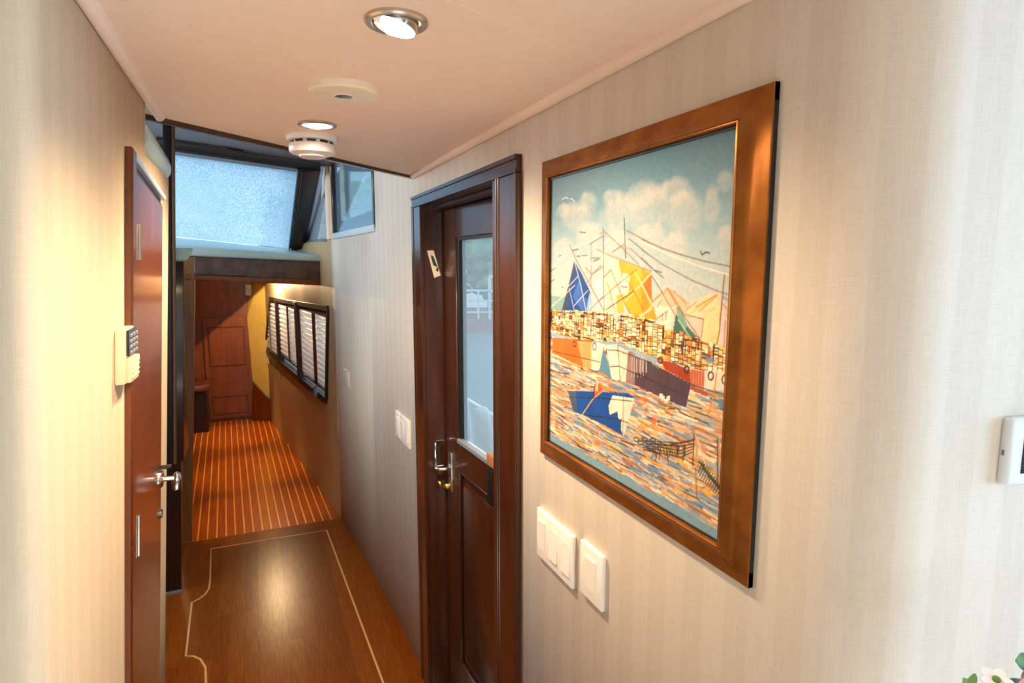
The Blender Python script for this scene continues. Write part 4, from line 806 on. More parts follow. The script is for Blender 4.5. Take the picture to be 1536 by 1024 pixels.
CLOUDS = [(0.097,0.879,0.05,0.015),(0.29,0.898,0.063,0.02),(0.437,0.897,0.055,0.015),(0.604,0.887,0.072,0.026),(0.76,0.885,0.057,0.019),(0.953,0.886,0.032,0.017),(0.908,0.842,0.026,0.027),(0.109,0.755,0.065,0.026),(0.301,0.784,0.076,0.031),(0.48,0.761,0.07,0.019),(0.641,0.77,0.065,0.024),(0.772,0.745,0.049,0.019),(0.962,0.749,0.032,0.019),(0.202,0.857,0.118,0.028),(0.476,0.85,0.104,0.034),(0.636,0.855,0.089,0.034),(0.798,0.834,0.068,0.032)]
OPS = [('p',(132,168,168),[(0.005,0.567),(0.138,0.569),(0.114,0.517),(0.006,0.51)]),('p',(226,184,160),[(0.666,0.577),(0.738,0.624),(0.821,0.594),(0.851,0.59),(0.823,0.559),(0.771,0.537),(0.684,0.53)]),('p',(228,205,170),[(0.823,0.559),(0.851,0.596),(0.949,0.62),(0.964,0.584),(0.937,0.567),(0.899,0.548),(0.829,0.542)]),('p',(205,200,205),[(0.962,0.589),(0.998,0.596),(1.0,0.556),(0.955,0.553)]),('p',(222,196,104),[(0.913,0.573),(0.94,0.585),(0.934,0.551),(0.891,0.547)]),('p',(230,208,192),[(0.684,0.568),(0.782,0.574),(0.765,0.513),(0.699,0.507)]),('p',(224,190,176),[(0.825,0.556),(0.896,0.55),(0.889,0.498),(0.871,0.496)]),('p',(216,206,152),[(0.895,0.561),(0.959,0.585),(0.958,0.49),(0.887,0.488)]),('p',(208,196,194),[(0.959,0.585),(0.999,0.587),(1.0,0.48),(0.956,0.48)]),('l',(214,130,62),2.2,[(0.738,0.622),(0.782,0.581)]),('l',(205,110,60),2.2,[(0.743,0.621),(0.815,0.558)]),('l',(214,140,100),2.2,[(0.736,0.618),(0.697,0.567)]),('l',(150,170,150),2.2,[(0.752,0.619),(0.804,0.58)]),('l',(214,130,62),2.2,[(0.766,0.616),(0.826,0.584)]),('l',(214,130,62),2.2,[(0.865,0.578),(0.942,0.613)]),('l',(205,150,80),2.2,[(0.878,0.568),(0.942,0.611)]),('l',(214,140,100),2.2,[(0.827,0.568),(0.864,0.591)]),('l',(222,190,80),2.2,[(0.845,0.561),(0.912,0.594)]),('l',(110,120,140),2.2,[(0.964,0.609),(0.994,0.596)]),('l',(190,120,110),2.2,[(0.962,0.592),(0.985,0.578)]),('l',(60,90,130),2.2,[(0.988,0.576),(0.988,0.561)]),('l',(60,90,130),2.2,[(0.982,0.566),(0.996,0.572)]),('l',(190,110,100),2.2,[(0.722,0.552),(0.723,0.533)]),('l',(190,110,100),2.2,[(0.741,0.556),(0.738,0.535)]),('p',(62,112,98),[(0.782,0.555),(0.876,0.502),(0.845,0.5),(0.778,0.504),(0.765,0.467)]),('p',(120,165,150),[(0.784,0.574),(0.799,0.575),(0.832,0.53),(0.822,0.512),(0.792,0.543)]),('l',(230,225,215),1.6,[(0.793,0.54),(0.845,0.499)]),('l',(140,88,48),1.8,[(0.791,0.574),(0.859,0.519),(0.884,0.498)]),('l',(140,88,48),1.5,[(0.822,0.556),(0.896,0.55),(0.89,0.502)]),('l',(140,88,48),2.0,[(0.959,0.585),(0.956,0.522),(0.939,0.456)]),('l',(190,120,110),2.5,[(0.975,0.552),(0.975,0.489)]),('p',(226,208,188),[(0.352,0.733),(0.399,0.724),(0.494,0.698),(0.489,0.535),(0.317,0.528),(0.401,0.662)]),('p',(186,202,208),[(0.335,0.617),(0.391,0.662),(0.4,0.539),(0.324,0.544)]),('p',(34,74,150),[(0.195,0.695),(0.243,0.66),(0.315,0.592),(0.324,0.53),(0.102,0.518),(0.154,0.611)]),('p',(62,72,88),[(0.195,0.695),(0.204,0.674),(0.162,0.608),(0.144,0.521),(0.102,0.518),(0.154,0.611)]),('p',(56,104,186),[(0.232,0.631),(0.272,0.576),(0.316,0.568),(0.31,0.532),(0.251,0.528),(0.187,0.572)]),('p',(150,185,215),[(0.308,0.592),(0.33,0.558),(0.324,0.532),(0.288,0.529)]),('p',(232,168,44),[(0.488,0.698),(0.665,0.661),(0.671,0.539),(0.622,0.529),(0.56,0.534),(0.518,0.578),(0.509,0.638)]),('p',(226,150,44),[(0.614,0.676),(0.664,0.658),(0.671,0.58),(0.699,0.531),(0.642,0.527),(0.62,0.544)]),('p',(198,112,44),[(0.624,0.626),(0.662,0.656),(0.672,0.581),(0.649,0.6)]),('p',(240,220,190),[(0.517,0.66),(0.555,0.654),(0.546,0.595),(0.508,0.587),(0.503,0.638)]),('p',(222,176,80),[(0.481,0.589),(0.523,0.597),(0.525,0.538),(0.483,0.534)]),('l',(90,110,170),2.5,[(0.507,0.619),(0.525,0.616),(0.542,0.618)]),('l',(58,46,36),2.4,[(0.514,0.82),(0.527,0.704)]),('l',(58,46,36),1.8,[(0.391,0.801),(0.406,0.539)]),('l',(110,72,44),1.8,[(0.405,0.539),(0.408,0.516)]),('l',(140,88,48),1.8,[(0.313,0.753),(0.319,0.613)]),('l',(140,88,48),2.0,[(0.158,0.754),(0.207,0.702),(0.406,0.537)]),('l',(200,120,60),2.2,[(0.352,0.733),(0.425,0.714),(0.665,0.665)]),('l',(140,88,48),1.5,[(0.4,0.788),(0.492,0.742),(0.598,0.685)]),('l',(140,88,48),1.6,[(0.529,0.785),(0.661,0.742)]),('l',(90,84,72),1.6,[(0.539,0.762),(0.662,0.706)]),('l',(120,100,70),1.4,[(0.551,0.732),(0.664,0.674)]),('l',(110,84,64),1.4,[(0.61,0.756),(0.713,0.728),(0.797,0.71),(0.89,0.693),(0.997,0.679)]),('l',(120,104,88),1.3,[(0.611,0.727),(0.715,0.685),(0.844,0.645),(0.941,0.622),(0.997,0.612)]),('l',(90,84,76),1.3,[(0.612,0.704),(0.676,0.669),(0.722,0.649)]),('l',(232,220,198),2.0,[(0.61,0.749),(0.737,0.713),(0.875,0.68),(0.999,0.658)]),('l',(140,88,48),2.4,[(0.965,0.66),(0.96,0.592),(0.957,0.553)]),('l',(90,74,60),1.6,[(0.667,0.652),(0.714,0.613),(0.777,0.553)]),('l',(232,220,198),2.2,[(0.199,0.692),(0.248,0.61),(0.288,0.524)]),('l',(232,220,198),1.8,[(0.154,0.607),(0.228,0.645)]),('l',(232,220,198),1.8,[(0.158,0.602),(0.204,0.518)]),('l',(232,220,198),1.8,[(0.196,0.539),(0.297,0.598)]),('l',(232,220,198),2.0,[(0.008,0.522),(0.202,0.612)]),('l',(232,220,198),1.6,[(0.042,0.657),(0.183,0.703)]),('l',(232,220,198),1.6,[(0.19,0.742),(0.387,0.775)]),('l',(90,80,70),1.6,[(0.302,0.75),(0.387,0.774)]),('l',(232,220,198),1.5,[(0.399,0.724),(0.515,0.772)]),('l',(90,80,70),1.4,[(0.45,0.723),(0.516,0.744)]),('l',(232,220,198),2.2,[(0.577,0.667),(0.623,0.623),(0.669,0.574)]),('l',(232,220,198),2.2,[(0.665,0.662),(0.58,0.606)]),('l',(232,220,198),2.0,[(0.58,0.606),(0.524,0.569)]),('l',(58,46,36),1.8,[(0.419,0.542),(0.58,0.608)]),('l',(58,46,36),1.3,[(0.402,0.645),(0.446,0.669)]),('l',(140,88,48),1.4,[(0.446,0.666),(0.486,0.618),(0.53,0.566),(0.566,0.534)]),('l',(140,88,48),1.4,[(0.378,0.568),(0.479,0.621),(0.588,0.67)]),('l',(140,88,48),1.3,[(0.538,0.639),(0.58,0.603),(0.631,0.554)]),('l',(232,220,198),1.8,[(0.622,0.538),(0.67,0.56)]),('l',(140,88,48),1.3,[(0.422,0.629),(0.477,0.537)]),('l',(140,88,48),1.5,[(0.276,0.676),(0.323,0.651),(0.381,0.681)]),('l',(90,80,70),1.5,[(0.318,0.705),(0.38,0.705)]),('l',(58,46,36),1.4,[(0.179,0.732),(0.225,0.736)]),('l',(58,46,36),1.3,[(0.214,0.712),(0.289,0.714)]),('l',(58,46,36),1.4,[(0.332,0.695),(0.367,0.701)]),('l',(140,88,48),1.4,[(0.32,0.651),(0.394,0.678)]),('l',(214,130,62),2.2,[(0.37,0.783),(0.397,0.781)]),('l',(214,130,62),1.8,[(0.502,0.738),(0.549,0.73)]),('l',(140,88,48),1.5,[(0.285,0.622),(0.324,0.647)]),('l',(232,220,198),1.8,[(0.214,0.727),(0.282,0.695),(0.354,0.675)]),('l',(140,88,48),1.6,[(0.317,0.536),(0.398,0.582)]),('l',(232,220,198),2.2,[(0.616,0.629),(0.671,0.572)]),('l',(232,220,198),2.0,[(0.62,0.538),(0.725,0.598)]),('l',(140,88,48),1.5,[(0.671,0.58),(0.719,0.609)]),('l',(140,88,48),1.4,[(0.699,0.536),(0.744,0.559)]),('l',(240,236,225),2.0,[(0.095,0.914),(0.121,0.919),(0.147,0.914)]),('l',(58,46,36),1.6,[(0.144,0.919),(0.158,0.912)]),('l',(240,236,225),1.8,[(0.158,0.912),(0.176,0.907),(0.19,0.898)]),('l',(58,46,36),2.0,[(0.873,0.718),(0.88,0.709),(0.893,0.715),(0.908,0.713)]),('l',(58,46,36),1.3,[(0.231,0.794),(0.276,0.789)]),('l',(58,46,36),1.6,[(0.076,0.714),(0.093,0.717)]),('l',(58,46,36),1.8,[(0.1,0.602),(0.112,0.601)]),('l',(58,46,36),1.3,[(0.005,0.659),(0.041,0.669)]),('l',(58,46,36),1.3,[(0.006,0.618),(0.038,0.63)]),('l',(58,46,36),1.4,[(0.682,0.668),(0.711,0.663)]),('RAIL',[(0.005,0.508),(0.269,0.524),(0.49,0.527),(0.592,0.535),(0.672,0.526),(0.778,0.504),(0.876,0.499),(0.947,0.486),(1.0,0.481)],[(0.006,0.431),(0.272,0.435),(0.493,0.447),(0.676,0.438),(0.752,0.435),(0.88,0.431),(1.003,0.433)]),('WATER',),('p',(150,170,186),[(0.006,0.431),(0.205,0.421),(0.493,0.447),(0.677,0.423),(0.677,0.412),(0.494,0.434),(0.206,0.404),(0.007,0.413)]),('p',(222,112,44),[(0.026,0.408),(0.336,0.43),(0.331,0.335),(0.187,0.337),(0.025,0.351)]),('p',(236,170,110),[(0.225,0.418),(0.345,0.428),(0.335,0.336),(0.276,0.331)]),('p',(240,226,204),[(0.332,0.428),(0.422,0.43),(0.392,0.345),(0.357,0.335),(0.331,0.335)]),('l',(220,120,50),2.0,[(0.237,0.41),(0.236,0.323)]),('l',(220,120,50),2.0,[(0.252,0.412),(0.251,0.329)]),('l',(220,120,50),2.0,[(0.269,0.414),(0.268,0.329)]),('l',(220,120,50),2.0,[(0.284,0.416),(0.283,0.335)]),('l',(220,120,50),2.0,[(0.301,0.418),(0.3,0.335)]),('l',(220,120,50),2.0,[(0.314,0.42),(0.313,0.344)]),('p',(240,228,208),[(0.422,0.428),(0.493,0.44),(0.514,0.327),(0.463,0.324)]),('p',(92,140,166),[(0.407,0.422),(0.449,0.354),(0.463,0.324),(0.383,0.339)]),('p',(232,214,190),[(0.494,0.434),(0.583,0.422),(0.594,0.329),(0.514,0.327)]),('p',(150,122,120),[(0.554,0.426),(0.611,0.421),(0.615,0.329),(0.544,0.328)]),('p',(84,66,80),[(0.59,0.417),(0.678,0.408),(0.682,0.326),(0.601,0.33)]),('p',(84,66,80),[(0.591,0.413),(0.718,0.399),(0.857,0.376),(0.839,0.312),(0.759,0.315),(0.595,0.329)]),('p',(150,170,186),[(0.59,0.428),(0.672,0.422),(0.717,0.406),(0.711,0.396),(0.653,0.408),(0.591,0.415)]),('p',(166,66,46),[(0.713,0.424),(0.782,0.423),(0.855,0.41),(0.857,0.379),(0.742,0.399)]),('p',(206,128,100),[(0.85,0.416),(0.912,0.419),(0.915,0.373),(0.857,0.376)]),('p',(232,212,196),[(0.907,0.421),(0.997,0.432),(0.998,0.385),(0.953,0.38),(0.91,0.372)]),('p',(170,84,74),[(0.857,0.376),(0.925,0.368),(0.921,0.357),(0.858,0.362)]),('l',(170,70,54),2.0,[(0.86,0.414),(0.861,0.377)]),('l',(170,70,54),2.0,[(0.871,0.416),(0.872,0.378)]),('l',(170,70,54),2.0,[(0.88,0.417),(0.881,0.38)]),('l',(170,70,54),2.0,[(0.891,0.419),(0.892,0.382)]),('l',(170,70,54),2.0,[(0.902,0.421),(0.902,0.384)]),('l',(214,190,176),1.6,[(0.576,0.413),(0.576,0.35)]),('l',(214,190,176),1.6,[(0.59,0.415),(0.59,0.352)]),('l',(214,190,176),1.6,[(0.608,0.417),(0.608,0.355)]),('l',(214,190,176),1.6,[(0.625,0.419),(0.625,0.358)]),('l',(214,190,176),1.6,[(0.638,0.421),(0.638,0.36)]),('l',(224,206,192),2.2,[(0.6,0.408),(0.6,0.369)]),('l',(224,206,192),2.2,[(0.619,0.411),(0.62,0.372)]),('l',(224,206,192),2.2,[(0.633,0.413),(0.633,0.375)]),('l',(224,206,192),2.2,[(0.651,0.415),(0.652,0.377)]),('l',(58,46,36),1.3,[(0.025,0.358),(0.391,0.368)]),('l',(58,46,36),1.4,[(0.423,0.413),(0.494,0.42),(0.678,0.408)]),('l',(58,46,36),1.4,[(0.449,0.362),(0.504,0.372),(0.68,0.356)]),('l',(58,46,36),1.4,[(0.493,0.438),(0.514,0.327)]),('l',(58,46,36),1.6,[(0.593,0.366),(0.726,0.352),(0.843,0.342)]),('l',(58,46,36),1.6,[(0.653,0.408),(0.863,0.377),(0.944,0.375),(1.0,0.376)]),('l',(232,220,198),2.2,[(0.406,0.424),(0.381,0.343)]),('l',(140,88,48),1.5,[(0.007,0.406),(0.336,0.431)]),('l',(58,46,36),2.2,[(0.219,0.408),(0.217,0.403),(0.21,0.398),(0.202,0.397),(0.194,0.4),(0.192,0.405),(0.194,0.411),(0.201,0.415),(0.21,0.416),(0.217,0.413),(0.219,0.408)]),('l',(58,46,36),2.2,[(0.36,0.416),(0.358,0.409),(0.352,0.404),(0.344,0.403),(0.338,0.407),(0.335,0.413),(0.337,0.42),(0.343,0.425),(0.351,0.426),(0.357,0.422),(0.36,0.416)]),('l',(58,46,36),3,[(0.846,0.415),(0.844,0.41),(0.84,0.406),(0.834,0.405),(0.829,0.408),(0.826,0.412),(0.828,0.417),(0.833,0.421),(0.839,0.422),(0.844,0.42),(0.846,0.415)]),('l',(58,46,36),2.4,[(0.942,0.414),(0.94,0.408),(0.936,0.403),(0.93,0.402),(0.924,0.405),(0.922,0.411),(0.924,0.417),(0.928,0.421),(0.934,0.422),(0.939,0.419),(0.942,0.414)]),('l',(58,46,36),2.4,[(0.995,0.413),(0.994,0.406),(0.988,0.401),(0.982,0.4),(0.976,0.403),(0.973,0.409),(0.975,0.416),(0.98,0.422),(0.987,0.423),(0.993,0.419),(0.995,0.413)]),('l',(90,50,40),3,[(0.73,0.423),(0.729,0.418),(0.723,0.414),(0.716,0.413),(0.711,0.415),(0.708,0.42),(0.71,0.425),(0.716,0.428),(0.722,0.429),(0.728,0.427),(0.73,0.423)]),('p',(80,140,186),[(0.99,0.4),(1.0,0.401),(0.999,0.382),(0.986,0.383)]),('l',(214,130,62),2.4,[(0.953,0.422),(0.945,0.365),(0.933,0.32)]),('p',(96,140,176),[(0.964,0.363),(1.0,0.363),(1.0,0.341),(0.966,0.34)]),('p',(240,232,216),[(0.719,0.326),(0.735,0.33),(0.737,0.318),(0.723,0.314)]),('p',(240,232,216),[(0.741,0.315),(0.757,0.32),(0.759,0.308),(0.746,0.304)]),('p',(240,232,216),[(0.753,0.325),(0.768,0.33),(0.77,0.318),(0.757,0.313)]),('p',(240,232,216),[(0.729,0.32),(0.744,0.325),(0.746,0.313),(0.733,0.309)]),('p',(30,80,160),[(0.159,0.23),(0.351,0.263),(0.56,0.297),(0.596,0.29),(0.54,0.159),(0.407,0.165),(0.281,0.167),(0.202,0.162)]),('p',(74,90,120),[(0.159,0.23),(0.22,0.239),(0.232,0.17),(0.202,0.162)]),('p',(238,224,204),[(0.469,0.273),(0.596,0.288),(0.54,0.155),(0.512,0.19),(0.502,0.229),(0.455,0.206),(0.446,0.234)]),('p',(30,80,160),[(0.504,0.2),(0.526,0.21),(0.524,0.172),(0.505,0.171)]),('p',(206,96,50),[(0.369,0.308),(0.411,0.279),(0.386,0.263),(0.356,0.251),(0.351,0.281)]),('p',(236,190,150),[(0.363,0.305),(0.38,0.304),(0.373,0.265),(0.36,0.269)]),('l',(58,46,36),2.2,[(0.355,0.286),(0.343,0.239)]),('l',(212,164,98),3.4,[(0.411,0.279),(0.343,0.235),(0.262,0.158)]),('l',(58,46,36),1.3,[(0.17,0.208),(0.421,0.253),(0.583,0.277)]),('l',(58,46,36),1.4,[(0.281,0.167),(0.503,0.204),(0.564,0.206)]),('l',(140,88,48),1.2,[(0.534,0.294),(0.536,0.158)]),('l',(236,214,170),3,[(0.151,0.153),(0.281,0.163),(0.441,0.151),(0.529,0.152)]),('l',(58,46,36),1.6,[(0.309,0.155),(0.474,0.144),(0.529,0.148)]),('l',(206,160,110),5,[(0.881,0.255),(0.891,0.206),(0.888,0.162)]),('l',(58,46,36),2.2,[(0.877,0.25),(0.877,0.165)]),('l',(140,88,48),2.4,[(0.888,0.162),(0.899,0.084)]),('l',(206,160,110),5,[(0.972,0.266),(0.977,0.199)]),('l',(58,46,36),2,[(0.967,0.262),(0.975,0.143)]),('l',(236,210,160),2.4,[(0.889,0.242),(0.931,0.175)]),('l',(58,46,36),1.6,[(0.881,0.238),(0.828,0.215),(0.774,0.193),(0.696,0.178)]),('l',(58,46,36),1.1,[(0.689,0.174),(0.707,0.141)]),('l',(58,46,36),1.1,[(0.696,0.177),(0.716,0.143)]),('l',(58,46,36),1.1,[(0.703,0.172),(0.693,0.128)]),('l',(58,46,36),1.1,[(0.71,0.18),(0.71,0.145)]),('l',(58,46,36),1.1,[(0.716,0.182),(0.733,0.153)]),('l',(58,46,36),1.1,[(0.723,0.178),(0.712,0.133)]),('l',(58,46,36),1.1,[(0.729,0.18),(0.743,0.153)]),('l',(58,46,36),1.1,[(0.736,0.184),(0.729,0.136)]),('l',(58,46,36),1.1,[(0.742,0.183),(0.76,0.151)]),('l',(58,46,36),1.1,[(0.749,0.187),(0.75,0.159)]),('l',(58,46,36),1.1,[(0.755,0.19),(0.773,0.147)]),('l',(58,46,36),1.1,[(0.761,0.189),(0.761,0.159)]),('l',(58,46,36),1.1,[(0.768,0.19),(0.767,0.147)]),('l',(58,46,36),1.1,[(0.774,0.192),(0.775,0.16)]),('l',(58,46,36),1.1,[(0.78,0.196),(0.784,0.169)]),('l',(58,46,36),1.1,[(0.786,0.2),(0.776,0.169)]),('l',(58,46,36),1.1,[(0.792,0.203),(0.789,0.167)]),('l',(58,46,36),1.1,[(0.798,0.201),(0.801,0.169)]),('l',(58,46,36),1.1,[(0.804,0.199),(0.817,0.172)]),('l',(58,46,36),1.1,[(0.81,0.207),(0.807,0.173)]),('l',(58,46,36),1.1,[(0.816,0.207),(0.809,0.172)]),('l',(58,46,36),1.1,[(0.822,0.207),(0.809,0.177)]),('l',(58,46,36),1.1,[(0.828,0.213),(0.84,0.171)]),('l',(58,46,36),1.1,[(0.834,0.21),(0.845,0.182)]),('l',(58,46,36),1.1,[(0.839,0.215),(0.842,0.188)]),('l',(58,46,36),1.1,[(0.845,0.213),(0.834,0.165)]),('l',(58,46,36),1.0,[(0.648,0.171),(0.822,0.212),(0.873,0.231)]),('l',(58,46,36),1.0,[(0.648,0.165),(0.822,0.202),(0.873,0.223)]),('l',(58,46,36),1.0,[(0.648,0.158),(0.823,0.192),(0.874,0.216)]),('l',(58,46,36),1.0,[(0.648,0.152),(0.823,0.182),(0.874,0.209)]),('l',(58,46,36),1.0,[(0.649,0.145),(0.824,0.173),(0.875,0.202)]),('l',(50,60,46),1.2,[(0.9,0.187),(0.924,0.165)]),('l',(60,60,40),1.1,[(0.917,0.188),(0.897,0.15)]),('l',(50,60,46),1.2,[(0.908,0.183),(0.931,0.161)]),('l',(60,60,40),1.1,[(0.924,0.184),(0.905,0.146)]),('l',(50,60,46),1.2,[(0.916,0.179),(0.939,0.157)]),('l',(60,60,40),1.1,[(0.932,0.18),(0.913,0.143)]),('l',(50,60,46),1.2,[(0.924,0.175),(0.947,0.153)]),('l',(60,60,40),1.1,[(0.94,0.176),(0.921,0.14)]),('l',(50,60,46),1.2,[(0.932,0.171),(0.954,0.149)]),('l',(60,60,40),1.1,[(0.947,0.172),(0.929,0.137)]),('l',(50,60,46),1.2,[(0.939,0.167),(0.962,0.145)]),('l',(60,60,40),1.1,[(0.955,0.168),(0.936,0.133)]),('l',(50,60,46),1.2,[(0.947,0.163),(0.969,0.141)]),('l',(60,60,40),1.1,[(0.962,0.164),(0.944,0.13)]),('l',(50,60,46),1.2,[(0.954,0.159),(0.976,0.137)]),('l',(60,60,40),1.1,[(0.97,0.16),(0.951,0.127)]),('l',(50,60,46),1.2,[(0.962,0.155),(0.984,0.134)]),('l',(60,60,40),1.1,[(0.977,0.156),(0.959,0.124)]),('l',(50,60,46),1.2,[(0.969,0.151),(0.991,0.13)]),('l',(60,60,40),1.1,[(0.984,0.152),(0.966,0.121)]),('l',(50,60,46),1.2,[(0.977,0.147),(0.998,0.126)]),('l',(60,60,40),1.1,[(0.992,0.148),(0.974,0.117)]),('l',(50,60,46),1.2,[(0.984,0.143),(1.005,0.122)]),('l',(60,60,40),1.1,[(0.999,0.144),(0.981,0.114)]),('l',(58,46,36),1.4,[(0.626,0.17),(0.623,0.166),(0.616,0.161),(0.607,0.159),(0.6,0.159),(0.597,0.162),(0.599,0.166),(0.606,0.17),(0.616,0.173),(0.623,0.172),(0.626,0.17)]),('l',(58,46,36),1.4,[(0.648,0.165),(0.645,0.161),(0.638,0.157),(0.629,0.155),(0.622,0.155),(0.619,0.157),(0.622,0.162),(0.629,0.166),(0.638,0.168),(0.645,0.168),(0.648,0.165)]),('l',(58,46,36),1.4,[(0.668,0.181),(0.666,0.177),(0.659,0.173),(0.65,0.171),(0.643,0.171),(0.64,0.173),(0.643,0.177),(0.65,0.181),(0.658,0.184),(0.665,0.183),(0.668,0.181)]),('l',(58,46,36),1.4,[(0.689,0.176),(0.687,0.172),(0.68,0.168),(0.672,0.166),(0.665,0.166),(0.662,0.169),(0.664,0.173),(0.671,0.177),(0.68,0.179),(0.687,0.179),(0.689,0.176)]),('l',(58,46,36),1.4,[(0.709,0.191),(0.707,0.187),(0.7,0.184),(0.692,0.181),(0.685,0.182),(0.682,0.184),(0.684,0.188),(0.691,0.192),(0.699,0.194),(0.706,0.194),(0.709,0.191)])]
build_canvas()

# ------------------------------------------------------------------ helm
t = thing('dash_shelf', (0, 4.2, .02), 'pale aqua padded dash shelf under the windscreen', 'dash')
def lip(x, yf, zl, zh, yb, zb): r = .011; return [(x, yf + r, zl), (x, yf + .003, zl + .004), (x, yf, zl + r), (x, yf, zh - r), (x, yf + .003, zh - .004), (x, yf + r, zh), (x, yb, zb), (x, yb, zb - .05)]
b = B(); b.loft([lip(-1.55, 3.985, .115, .168, 4.93, .296), lip(-.30, 3.945, .040, .099, 4.93, .167), lip(.07, 4.10, .026, .076, 4.93, .128), lip(.440, 4.262, .012, .053, 4.93, .089)]); add('top', b, M['mint'], t, smooth=50)
b = B(); b.hexa([(-.322, 3.962, -.060), (.420, 4.285, -.114), (.42, 4.40, -.114), (-.322, 4.08, -.060), (-.312, 3.962, .040), (.430, 4.285, .016), (.43, 4.40, .016), (-.312, 4.08, .040)], .003, 1); fa = add('front_beam', b, M['leather'], t)
b = B(); b.hexa([(-.375, 3.955, -.092), (.415, 4.278, -.149), (.415, 4.42, -.149), (-.375, 4.09, -.092), (-.372, 3.955, -.060), (.417, 4.278, -.113), (.417, 4.42, -.113), (-.372, 4.09, -.060)], .004, 2); add('lower_trim', b, M['teak_panel'], t)

t = thing('helm_console', (-.7, 3.4, -1.686), 'dark mahogany helm console with a pale aqua hood', 'console')
b = B(); b.hexa([(-1.5, 3.35, -.99), (-.374, 3.35, -.99), (-.374, 3.60, -.99), (-1.5, 3.60, -.99), (-1.5, 3.35, .012), (-.311, 3.35, .012), (-.345, 3.60, .012), (-1.5, 3.60, .012)], .004, 2); add('cabinet', b, M['console_wood'], t)
b = B(); b.hexa([(-1.5, 3.352, -1.686), (-.428, 3.352, -1.686), (-.45, 3.60, -1.686), (-1.5, 3.60, -1.686), (-1.5, 3.352, -.99), (-.386, 3.352, -.99), (-.40, 3.60, -.99), (-1.5, 3.352 + .25, -.99)], .003, 1); add('plinth', b, M['console_wood'], t)
b = B(); b.hexa([(-1.5, 3.345, -1.686), (-.424, 3.345, -1.686), (-.424, 3.354, -1.686), (-1.5, 3.354, -1.686), (-1.5, 3.345, -1.672), (-.424, 3.345, -1.672), (-.424, 3.354, -1.672), (-1.5, 3.354, -1.672)]); add('kick_strip', b, M['grey_trim'], t, smooth=0)
b = B(); b.hexa([(-1.5, 3.33, .010), (-.296, 3.33, .010), (-.33, 3.62, .010), (-1.5, 3.62, .010), (-1.5, 3.33, .085), (-.262, 3.33, .074), (-.30, 3.62, .085), (-1.5, 3.62, .10)], .012, 3); add('hood', b, M['mint'], t)

t = thing('helm_post', (-.40, 3.31, -.98), 'slim black post with a bronze rail in front of the helm console', 'post')
b = B(); b.hexa([(-.450, 3.285, -.985), (-.416, 3.285, -.985), (-.416, 3.318, -.985), (-.450, 3.318, -.985), (-.353, 3.285, .655), (-.320, 3.285, .652), (-.320, 3.318, .652), (-.353, 3.318, .655)], .003, 2); add('post', b, M['black'], t)
b = B(); b.tube([(-.409, 3.300, -.985), (-.314, 3.300, .648)], .0105, 12); add('rail', b, plain('dark_bronze', (120, 92, 74), .3, .6), t)

b = B(); b.tube([(-.44, 3.80, .672), (-.357, 3.80, .664), (-.12, 3.80, .647), (-.088, 3.80, .628), (-.02, 3.805, .622)], .0105, 10)
add('grab_bar', b, M['black'], label='black bent bar across the top of the windscreen', cat='bar')
t = thing('padded_roll', lw(0, 1.6, .21), 'pale aqua padded roll capping the end of the left wall', 'padding')
b = B(lw); rings = []
for y, s in ((1.415, .9), (1.42, 1.0), (1.74, 1.0), (1.775, .93), (1.79, .75), (1.797, .45)):
    rings.append([(-.012 + .020 * s * math.cos(a), y, .252 - .045 * (y - 1.42) + .030 * s * math.sin(a)) for a in [2 * math.pi * k / 20 for k in range(20)]])
b.loft(rings); add('padding', b, M['mint'], t, smooth=60)

# ------------------------------------------------------------------ forward cabin
t = thing('side_cabinet', (-.62, 6.8, -1.686), 'small dark cabinet with a projecting top at the far left of the teak floor', 'cabinet')
b = B(); b.box(-.90, -.497, 6.62, 6.96, -1.686, -1.26, .004, 1); add('body', b, M['console_wood'], t)
b = B(); b.box(-.93, -.462, 6.58, 6.965, -1.26, -1.195, .01, 2); add('top', b, M['mahogany_red'], t)
b = B(); b.box(-.88, -.52, 6.612, 6.621, -1.64, -1.30, .003, 1); dr = add('door', b, M['console_wood'], t)
t = thing('corner_locker', (.0, 6.92, -1.686), 'low brown wooden locker with a sloping top in the far right corner', 'locker')
b = B(); b.hexa([(-.106, 6.93, -1.686), (.092, 6.83, -1.686), (.110, 6.89, -1.686), (-.080, 6.994, -1.686), (-.070, 6.93, -1.262), (.093, 6.83, -1.475), (.111, 6.89, -1.475), (-.062, 6.994, -1.262)], .003, 1); add('body', b, M['mahogany_red'], t)
t = thing('sensor_box', (-.06, 6.93, -.335), 'small white box under the overhead at the far bulkhead', 'sensor')
b = B(); b.box(-.094, -.036, 6.945, 6.998, -.336, -.222, .006, 2); add('body', b, M['cool_plastic'], t)
b = B(); b.box(-.085, -.045, 6.941, 6.946, -.30, -.25, .002, 1); add('lens', b, M['gasket_pale'], t)

